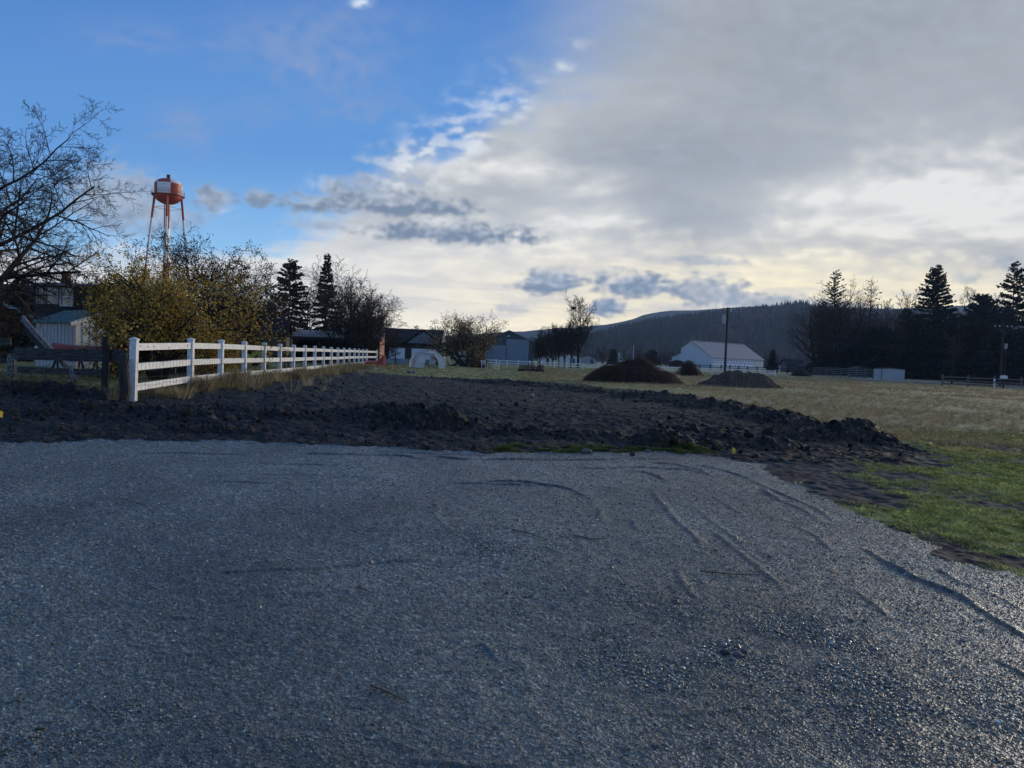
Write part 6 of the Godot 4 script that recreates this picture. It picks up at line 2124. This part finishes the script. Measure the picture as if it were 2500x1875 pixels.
func build_hills() -> void:
	for h in 2:
		var mb := MB.new()
		mb.coloured = true
		var cols := 110
		var rows := 26
		var d0 := 820.0 if h == 0 else 2000.0
		var d1 := 1900.0 if h == 0 else 3050.0
		var g := []
		for j in rows + 1:
			for i in cols + 1:
				var d := lerpf(d0, d1, float(j) / rows)
				var x := d * lerpf(-0.68, 0.68, float(i) / cols) if h == 1 else d * lerpf(-0.85, 1.0, float(i) / cols)
				g.append(Vector3(x, near_hill(x, d) if h == 0 else far_hill(x, d), -d))
		for j in rows:
			for i in cols:
				var k := j * (cols + 1) + i
				mb.tint = (Color(0.035, 0.036, 0.026) if h == 0 else Color(0.03, 0.036, 0.03)) * (1.0 + 0.5 * n_big.get_noise_2d(i * 3.0, j * 3.0))
				mb.quad(g[k], g[k + 1], g[k + cols + 2], g[k + cols + 1], Vector3.UP)
		structure("hill" if h == 0 else "mountain", mb.mesh(tinted(0.95, 0.1)), "wooded hill behind the white barn" if h == 0 else "hazy blue mountain ridge behind the wooded hill")
	var r := RandomNumberGenerator.new()
	r.seed = 808
	var tm := MB.new()
	for k in 4:
		var y0 := 0.1 + k * 0.22
		var y1 := y0 + 0.36
		for j in 6:
			var a := TAU * j / 6 + k * 0.5
			var b := TAU * (j + 1) / 6 + k * 0.5
			var w := 0.25 * (1.0 - k * 0.22)
			tm.tri(Vector3(cos(a) * w, y0 + (j % 2) * 0.05, sin(a) * w), Vector3(cos(b) * w, y0 + ((j + 1) % 2) * 0.05, sin(b) * w), Vector3(0, y1, 0), Vector3(cos(a + 0.5), 0.4, sin(a + 0.5)))
	var tree := tm.mesh(tinted(0.95, 0.1))
	var bm := MB.new()
	for k in 26:
		var a := r.randf() * TAU
		var t := r.randf()
		var o := Vector3(cos(a), 0, sin(a)) * 0.34 * sin(0.5 + t * 2.4)
		var p := Vector3(0, 0.25 + t * 0.6, 0) + o
		bm.tri(p, p + rv(r) * 0.26, p + rv(r) * 0.26, Vector3.UP)
	var broad := bm.mesh(tinted(0.95, 0.1))
	var places := [[], []]
	var tints := [PackedColorArray(), PackedColorArray()]
	for k in 15000:
		var d := lerpf(830.0, 1500.0, pow(r.randf(), 0.85))
		var x := d * r.randf_range(-0.35, 0.85)
		var y := near_hill(x, d)
		if y < 0.2:
			continue
		var leafy := n_big.get_noise_2d(x * 0.05, d * 0.03 + 40) + 0.3 * (1.0 - (d - 830.0) / 670.0) + r.randfn() * 0.15 > 0.28
		var h := r.randf_range(7.0, 15.5) * (0.8 if leafy else 1.0)
		var b := Basis(Vector3.UP, r.randf() * TAU).scaled(Vector3(h * r.randf_range(0.75, 1.2), h, h * r.randf_range(0.75, 1.2)))
		var q := 1 if leafy else 0
		places[q].append(Transform3D(b, Vector3(x, y - 0.4, -d)))
		tints[q].append((Color(0.075, 0.058, 0.04) if leafy else Color(0.020, 0.030, 0.016)) * r.randf_range(0.5, 1.7))
	# a belt of trees on the flat, before the foot of the hill
	for k in 2600:
		var d := r.randf_range(520.0, 830.0)
		var x := d * r.randf_range(-0.85, 0.85)
		if n_big.get_noise_2d(x * 0.05, d * 0.05) < -0.05:
			continue
		var h := r.randf_range(5.0, 12.0)
		var q := 1 if r.randf() < 0.65 else 0
		places[q].append(Transform3D(Basis(Vector3.UP, r.randf() * TAU).scaled(Vector3(h, h, h)), Vector3(x, -0.2, -d)))
		tints[q].append((Color(0.055, 0.043, 0.032) if q == 1 else Color(0.020, 0.030, 0.018)) * r.randf_range(0.6, 1.5))
	for q in 2:
		var o := scatter("forest", tree if q == 0 else broad, places[q], tints[q], self)
		tag(o, "dense conifer forest covering the hill" if q == 0 else "leafless woods mixed into the hillside forest", "forest")

# ---------------------------------------------------------------- low growth
func build_grass() -> void:
	var r := RandomNumberGenerator.new()
	r.seed = 404
	var short := [tuft_mesh(9, 0.04, 0.003, 0.05, 1, M.blade), tuft_mesh(8, 0.055, 0.003, 0.07, 2, M.blade)]
	var tall := [tuft_mesh(14, 0.34, 0.005, 0.16, 3, M.blade), tuft_mesh(12, 0.42, 0.005, 0.22, 4, M.blade)]
	var sp := [[], []]
	var st := [PackedColorArray(), PackedColorArray()]
	var tp := [[], []]
	var tt := [PackedColorArray(), PackedColorArray()]
	# short turf right of the gravel and the strip beyond it
	for k in 105000:
		var d := lerpf(3.0, 18.0, pow(r.randf(), 0.8))
		var x := (d + 2.0) * r.randf_range(-0.1, 0.80)
		masks(x, d)
		if last_lot > 0.4 or last_soil > 0.45:
			continue
		var c := field_color(x, d)
		if c.g < 0.11 or c.g < c.b * 1.3:
			continue
		var near := sample(lot_mask, GX, GD, (x - 0.3 + 26.0) / CELL - 0.5, (d - 0.3) / CELL - 0.5)
		if near > 0.3 and r.randf() < 0.6:
			continue
		var q := r.randi() % 2
		var s := r.randf_range(0.6, 1.3) * (1.0 + 0.03 * d)
		sp[q].append(Transform3D(Basis(Vector3.UP, r.randf() * TAU).scaled(Vector3(s, s, s)), Vector3(x, surface(x, d), -d)))
		st[q].append(Color(c.r * 1.55, c.g * 1.5, c.b * 1.15) * exp(r.randfn() * 0.45))
	# the strip of green along the far edge of the gravel
	for k in 9000:
		var px := r.randf_range(1190, 1760)
		var py := 1094.0 + 3.5 * r.randfn() + (px - 1190) * 0.012
		var g := on_flat(px, py, 0.04)
		masks(g.x, g.y)
		if last_lot > 0.5 or n_mid.get_noise_2d(g.x * 1.3, g.y * 2.0) < -0.12:
			continue
		var q := r.randi() % 2
		var s := r.randf_range(0.7, 1.3)
		sp[q].append(Transform3D(Basis(Vector3.UP, r.randf() * TAU).scaled(Vector3(s, s, s)), Vector3(g.x, surface(g.x, g.y), -g.y)))
		st[q].append(Color(0.125, 0.155, 0.035) * r.randf_range(0.6, 1.4))
	# dry grass of the field
	for k in 60000:
		var d := lerpf(15.0, 112.0, pow(r.randf(), 1.1))
		var x := d * r.randf_range(-0.1, 0.85)
		masks(x, d)
		if last_soil > 0.3 or last_lot > 0.2 or x < 0.03 * d - 1.0:
			continue
		var dens := n_big.get_noise_2d(x * 1.2 + 3.0, d * 0.5) + n_mid.get_noise_2d(x * 0.3, d * 0.2) * 0.6
		if dens + r.randf() * 0.8 < 0.2 + 0.35 * smoothstep(30, 16, d):
			continue
		var q := r.randi() % 2
		var s := r.randf_range(0.2, 0.5) * (1.0 + 0.25 * smoothstep(20, 60, d))
		tp[q].append(Transform3D(Basis(Vector3.UP, r.randf() * TAU).scaled(Vector3(s * 1.8, s, s * 1.8)), Vector3(x, surface(x, d) - 0.02, -d)))
		tt[q].append(Color(0.42, 0.32, 0.17).lerp(Color(0.2, 0.17, 0.08), r.randf() * 0.8) * r.randf_range(0.55, 1.35))
	# tall dry grass along the white fence, in clumps that thin out towards the earth
	for k in 16000:
		var z := lerpf(15.3, 59.0, pow(r.randf(), 1.3))
		var x := -0.0833 * z - 6.64 + r.randf_range(-0.5, 0.35) + absf(r.randfn()) * 0.9 * smoothstep(14.0, 20.0, z)
		masks(x, z)
		var clump := n_mid.get_noise_2d(x * 1.1 + 60.0, z * 0.8)
		if r.randf() < smoothstep(0.05, 0.75, last_soil) + 0.35 - clump * 1.3:
			continue
		var q := r.randi() % 2
		var s := r.randf_range(0.3, 1.0) * (1.0 + maxf(clump, 0.0) * 1.6) * (1.0 if z > 18.0 else 0.7)
		tp[q].append(Transform3D(Basis(Vector3.UP, r.randf() * TAU).scaled(Vector3(s * 1.2, s, s * 1.2)), Vector3(x, surface(x, z) - 0.02, -z)))
		tt[q].append(Color(0.44, 0.34, 0.2).lerp(Color(0.17, 0.16, 0.06), pow(r.randf(), 1.2)) * r.randf_range(0.45, 1.25))
	# rough grass on the bank by the broken fence
	for k in 5000:
		var px := r.randf_range(-250, 335)
		var d := r.randf_range(14.7, 18.5)
		var x := at(px, hy(px) + 1.35 * F / d, d).x
		masks(x, d)
		if last_soil > 0.35 or n_mid.get_noise_2d(x * 1.1, d * 1.1 + 8.0) < -0.1:
			continue
		var q := r.randi() % 2
		var s := r.randf_range(0.15, 0.55)
		tp[q].append(Transform3D(Basis(Vector3.UP, r.randf() * TAU).scaled(Vector3(s * 1.6, s, s * 1.6)), Vector3(x, surface(x, d) - 0.02, -d)))
		tt[q].append(Color(0.14, 0.17, 0.05).lerp(Color(0.3, 0.23, 0.12), pow(r.randf(), 2.0)) * r.randf_range(0.5, 1.3))
	# lawn behind the fence and round the greenhouse
	for k in 26000:
		var d := lerpf(15.0, 95.0, pow(r.randf(), 1.2))
		var x := d * r.randf_range(-0.85, 0.06)
		masks(x, d)
		if last_soil > 0.3 or last_lot > 0.2:
			continue
		var q := r.randi() % 2
		var s := r.randf_range(0.12, 0.32)
		tp[q].append(Transform3D(Basis(Vector3.UP, r.randf() * TAU).scaled(Vector3(s * 3.0, s, s * 3.0)), Vector3(x, surface(x, d) - 0.01, -d)))
		tt[q].append(Color(0.10, 0.13, 0.04).lerp(Color(0.2, 0.17, 0.08), pow(r.randf(), 2.0)) * r.randf_range(0.6, 1.4))
	for q in 2:
		tag(scatter("short_grass", short[q], sp[q], st[q], self), "short green turf beside the gravel", "grass")
		tag(scatter("dry_grass", tall[q], tp[q], tt[q], self), "dry grass of the field and along the fence", "grass")
	# straw and root bits lying on the black earth
	var bp := []
	var bt := PackedColorArray()
	var stick := MB.new()
	stick.bar(Vector3(-0.5, 0, 0), Vector3(0.5, 0, 0), 0.06, 0.05)
	for k in 9000:
		var d := lerpf(11.5, 34.0, pow(r.randf(), 1.4))
		var x := d * r.randf_range(-0.75, 0.6)
		masks(x, d)
		if last_lot > 0.3 or last_soil < 0.3:
			continue
		var s := r.randf_range(0.03, 0.13)
		bp.append(Transform3D(Basis(Vector3(r.randfn() * 0.3, 1, r.randfn() * 0.3).normalized(), r.randf() * TAU).scaled(Vector3(s, s * 1.2, s * 1.2)), Vector3(x, surface(x, d) + 0.008, -d)))
		bt.append(Color(0.11, 0.10, 0.085) * r.randf_range(0.25, 1.2))
	tag(scatter("straw_bits", stick.mesh(tinted(0.9, 0.2)), bp, bt, self), "bits of root and straw lying on the black earth", "debris")
	# clods
	var cp := []
	var ct := PackedColorArray()
	for k in 9000:
		var d := lerpf(11.5, 42.0, pow(r.randf(), 1.3))
		var x := d * r.randf_range(-0.75, 0.6)
		masks(x, d)
		var bias := 0.0
		for e in heaps:
			var a: float = (x - e[0]) / (e[2] * 1.4)
			var b: float = (d - e[1]) / (e[3] * 1.6)
			if a * a + b * b < 1.0:
				bias = 1.0
		if last_lot > 0.3 or last_soil < 0.35 or r.randf() > 0.35 + bias:
			continue
		var s := 0.021 * exp(r.randfn() * 0.5) * (1.0 + bias * 0.5)
		cp.append(Transform3D(Basis(rv(r).normalized(), r.randf() * TAU).scaled(Vector3(s, s, s)), Vector3(x, surface(x, d) + s * 0.2, -d)))
		ct.append(Color(0.021, 0.019, 0.018) * r.randf_range(0.5, 1.6))
	tag(scatter("clods", pebble_mesh(99, 0.8, tinted(0.95, 0.15)), cp, ct, self), "clods of black earth strewn over the plot", "earth")

func flat_spot(px: float, py: float, h := 0.1) -> Vector3:
	var g := on_flat(px, py, h)
	masks(g.x, g.y)
	return Vector3(g.x, surface(g.x, g.y), -g.y)

func build_small_things() -> void:
	var s := [
		[1433, 1090, 0.19, 0.10, "stone_grey", "smooth grey stone at the edge of the black earth"], [1007, 1056, 0.23, 0.16, "stone_dark", "dark round stone in front of the middle earth heap"], [880, 1070, 0.13, 0.16, "stone_tan", "pale pointed stone left of the dark round stone"],
		[1545, 1097, 0.09, 0.10, "stone_dark", "dark upright stone near the right flag"], [1300, 973, 0.16, 0.13, "stone_white", "white lump lying far out on the black earth"], [518, 1036, 0.2, 0.14, "stone_dark", "dark round stone left of the earth heaps"],
		[1885, 1125, 0.13, 0.07, "stone_grey", "pale flat stone right of the right flag"], [210, 984, 0.24, 0.16, "stone_dark", "largest stone of the bank by the white fence"], [160, 984, 0.34, 0.14, "stone_dark", "long stone of the bank by the white fence"], [117, 981, 0.2, 0.16, "stone_dark", "round stone in the middle of the bank"],
		[65, 984, 0.18, 0.12, "stone_dark", "small stone at the left of the bank"], [22, 986, 0.2, 0.16, "stone_dark", "leftmost stone of the bank"], [310, 990, 0.14, 0.08, "stone_grey", "small stone below the first white fence post"],
		[1855, 1014, 0.2, 0.09, "stone_tan", "pale stone among the heaps on the right"], [1582, 1089, 0.11, 0.07, "stone_grey", "small stone right of the smooth grey stone"], [1040, 1060, 0.07, 0.05, "stone_grey", "small stone right of the dark round stone"],
		[1800, 1600, 0.055, 0.03, "stone_grey", "largest stone of the cluster on the gravel"], [1770, 1596, 0.05, 0.035, "stone_dark", "dark stone of the cluster on the gravel"], [1790, 1612, 0.04, 0.02, "stone_grey", "flat stone in front of the cluster on the gravel"], [1815, 1590, 0.045, 0.025, "stone_tan", "tan stone at the back of the cluster on the gravel"],
		[2350, 1563, 0.04, 0.02, "stone_white", "cream pebble alone on the right of the gravel"], [2078, 1515, 0.045, 0.02, "stone_tan", "pale pebble left of the cream one"], [2112, 1516, 0.04, 0.02, "stone_tan", "pale oval pebble beside the pale one on the gravel"], [1601, 1822, 0.035, 0.015, "stone_grey", "flat pale chip near the bottom of the picture"]]
	for k in s.size():
		var e: Array = s[k]
		stone("stone", e[5], flat_spot(e[0], e[1], 0.0 if e[1] > 1110 else 0.12), Vector3(e[2], e[3], e[2] * 0.8), M[e[4]], 300 + k)
	# marker flags
	for f in [[1787, 1106, 0.135, "small yellow marker flag at the edge of the gravel", -0.3], [-2, 1030, 0.17, "yellow marker flag cut by the left edge of the picture", 0.5]]:
		var root := thing("marker_flag", f[3], "flag", flat_spot(f[0], f[1], 0.1), f[4])
		var mb := MB.new()
		mb.tube([Vector3(0, -0.05, 0), Vector3(0.004, f[2] + 0.04, 0)], [0.003, 0.003], 5)
		part("wire_stake", mb, M.metal_dark, root)
		var fb := MB.new()
		var w: float = 0.055
		for j in 4:
			var t0 := j / 4.0
			var t1 := (j + 1) / 4.0
			var h0: float = f[2] * (0.98 - 0.25 * t0)
			var h1: float = f[2] * (0.98 - 0.25 * t1)
			for sd in [0.0012, -0.0012]:
				fb.quad(Vector3(w * t0, h0 + 0.03, 0.012 * sin(t0 * 5.0) + sd), Vector3(w * t1, h1 + 0.03, 0.012 * sin(t1 * 5.0) + sd), Vector3(w * t1 * 0.9, h1 - f[2] * 0.75 + 0.05, 0.012 * sin(t1 * 5.0 + 0.6) + sd), Vector3(w * t0 * 0.9, h0 - f[2] * 0.8 + 0.05, 0.012 * sin(t0 * 5.0 + 0.6) + sd), Vector3.BACK if sd > 0 else Vector3.FORWARD)
		part("cloth", fb, M.flag, root)
	# twigs on the gravel
	var tw := [[[300, 1218], [318, 1226], [375, 1241], "twig lying on the gravel at the left"], [[870, 1440], [890, 1444], [906, 1453], "small curved twig left of the middle of the gravel"], [[905, 1680], [950, 1698], [1000, 1724], "long pale straw near the bottom of the gravel"], [[1710, 1396], [1790, 1405], [1850, 1408], "long thin stick on the right of the gravel"], [[1890, 1545], [1910, 1553], [1930, 1562], "short dark twig behind the stone cluster"], [[1250, 1297], [1290, 1304], [1320, 1318], "thin stick in the middle of the gravel"], [[1410, 1310], [1440, 1318], [1478, 1318], "forked twig in the middle of the gravel"], [[1475, 1535], [1477, 1545], [1474, 1555], "tiny straw left of the stone cluster"]]
	for t in tw:
		var pts := []
		var radii := []
		var o := flat_spot(t[0][0], t[0][1], 0.0)
		for k in 3:
			pts.append(flat_spot(t[k][0], t[k][1], 0.0) - o + Vector3.UP * 0.014)
			radii.append(0.006 - 0.0015 * k)
		var mb := MB.new()
		mb.tube(pts, radii, 5)
		var n := part("twig", mb, M.twig if t[3].contains("dark") else M.twig_tan, self)
		n.position = o
		tag(n, t[3], "twig")
func _ready() -> void:
	cam_b = Basis(Vector3.RIGHT, deg_to_rad(PITCH)) * Basis(Vector3.BACK, deg_to_rad(ROLL))
	var cam := Camera3D.new()
	cam.name = "camera"
	cam.fov = rad_to_deg(2.0 * atan(937.5 / F))
	cam.near = 0.1
	cam.far = 9000.0
	cam.transform = Transform3D(cam_b, Vector3(0, EYE, 0))
	add_child(cam)
	var we := WorldEnvironment.new()
	we.name = "world_environment"
	var e := Environment.new()
	e.background_mode = Environment.BG_SKY
	e.sky = Sky.new()
	e.sky.sky_material = make_sky()
	e.tonemap_mode = Environment.TONE_MAPPER_LINEAR
	e.tonemap_exposure = 1.15
	e.sdfgi_enabled = true
	e.ssao_enabled = true
	e.ssil_enabled = true
	e.fog_enabled = true
	e.fog_density = 0.00015
	e.fog_light_color = Color(0.78, 0.88, 1.0)
	we.environment = e
	add_child(we)
	# a low sun behind thin cloud, to the right
	var sun := DirectionalLight3D.new()
	sun.name = "sun"
	sun.light_color = Color(1.0, 0.95, 0.87)
	sun.light_energy = 0.75
	sun.light_angular_distance = 12.0
	sun.shadow_enabled = true
	var az := deg_to_rad(48.0)
	var el := deg_to_rad(9.0)
	sun.look_at_from_position(Vector3(sin(az) * cos(el), sin(el), -cos(az) * cos(el)) * 100.0, Vector3.ZERO)
	add_child(sun)
	rng.seed = 2024
	make_materials()
	prepare_ground()
	build_ground()
	build_pebbles()
	build_white_fence()
	build_old_fence()
	build_plank_fence()
	build_shed()
	build_house()
	build_canoe()
	build_tower()
	build_playhouse()
	build_open_shed()
	build_garage()
	build_red_cart()
	build_greenhouse()
	build_blue_barn()
	build_far_fences()
	build_white_barn()
	build_heaps()
	build_poles()
	build_hills()
	build_left_plants()
	build_right_trees()
	build_grass()
	build_small_things()
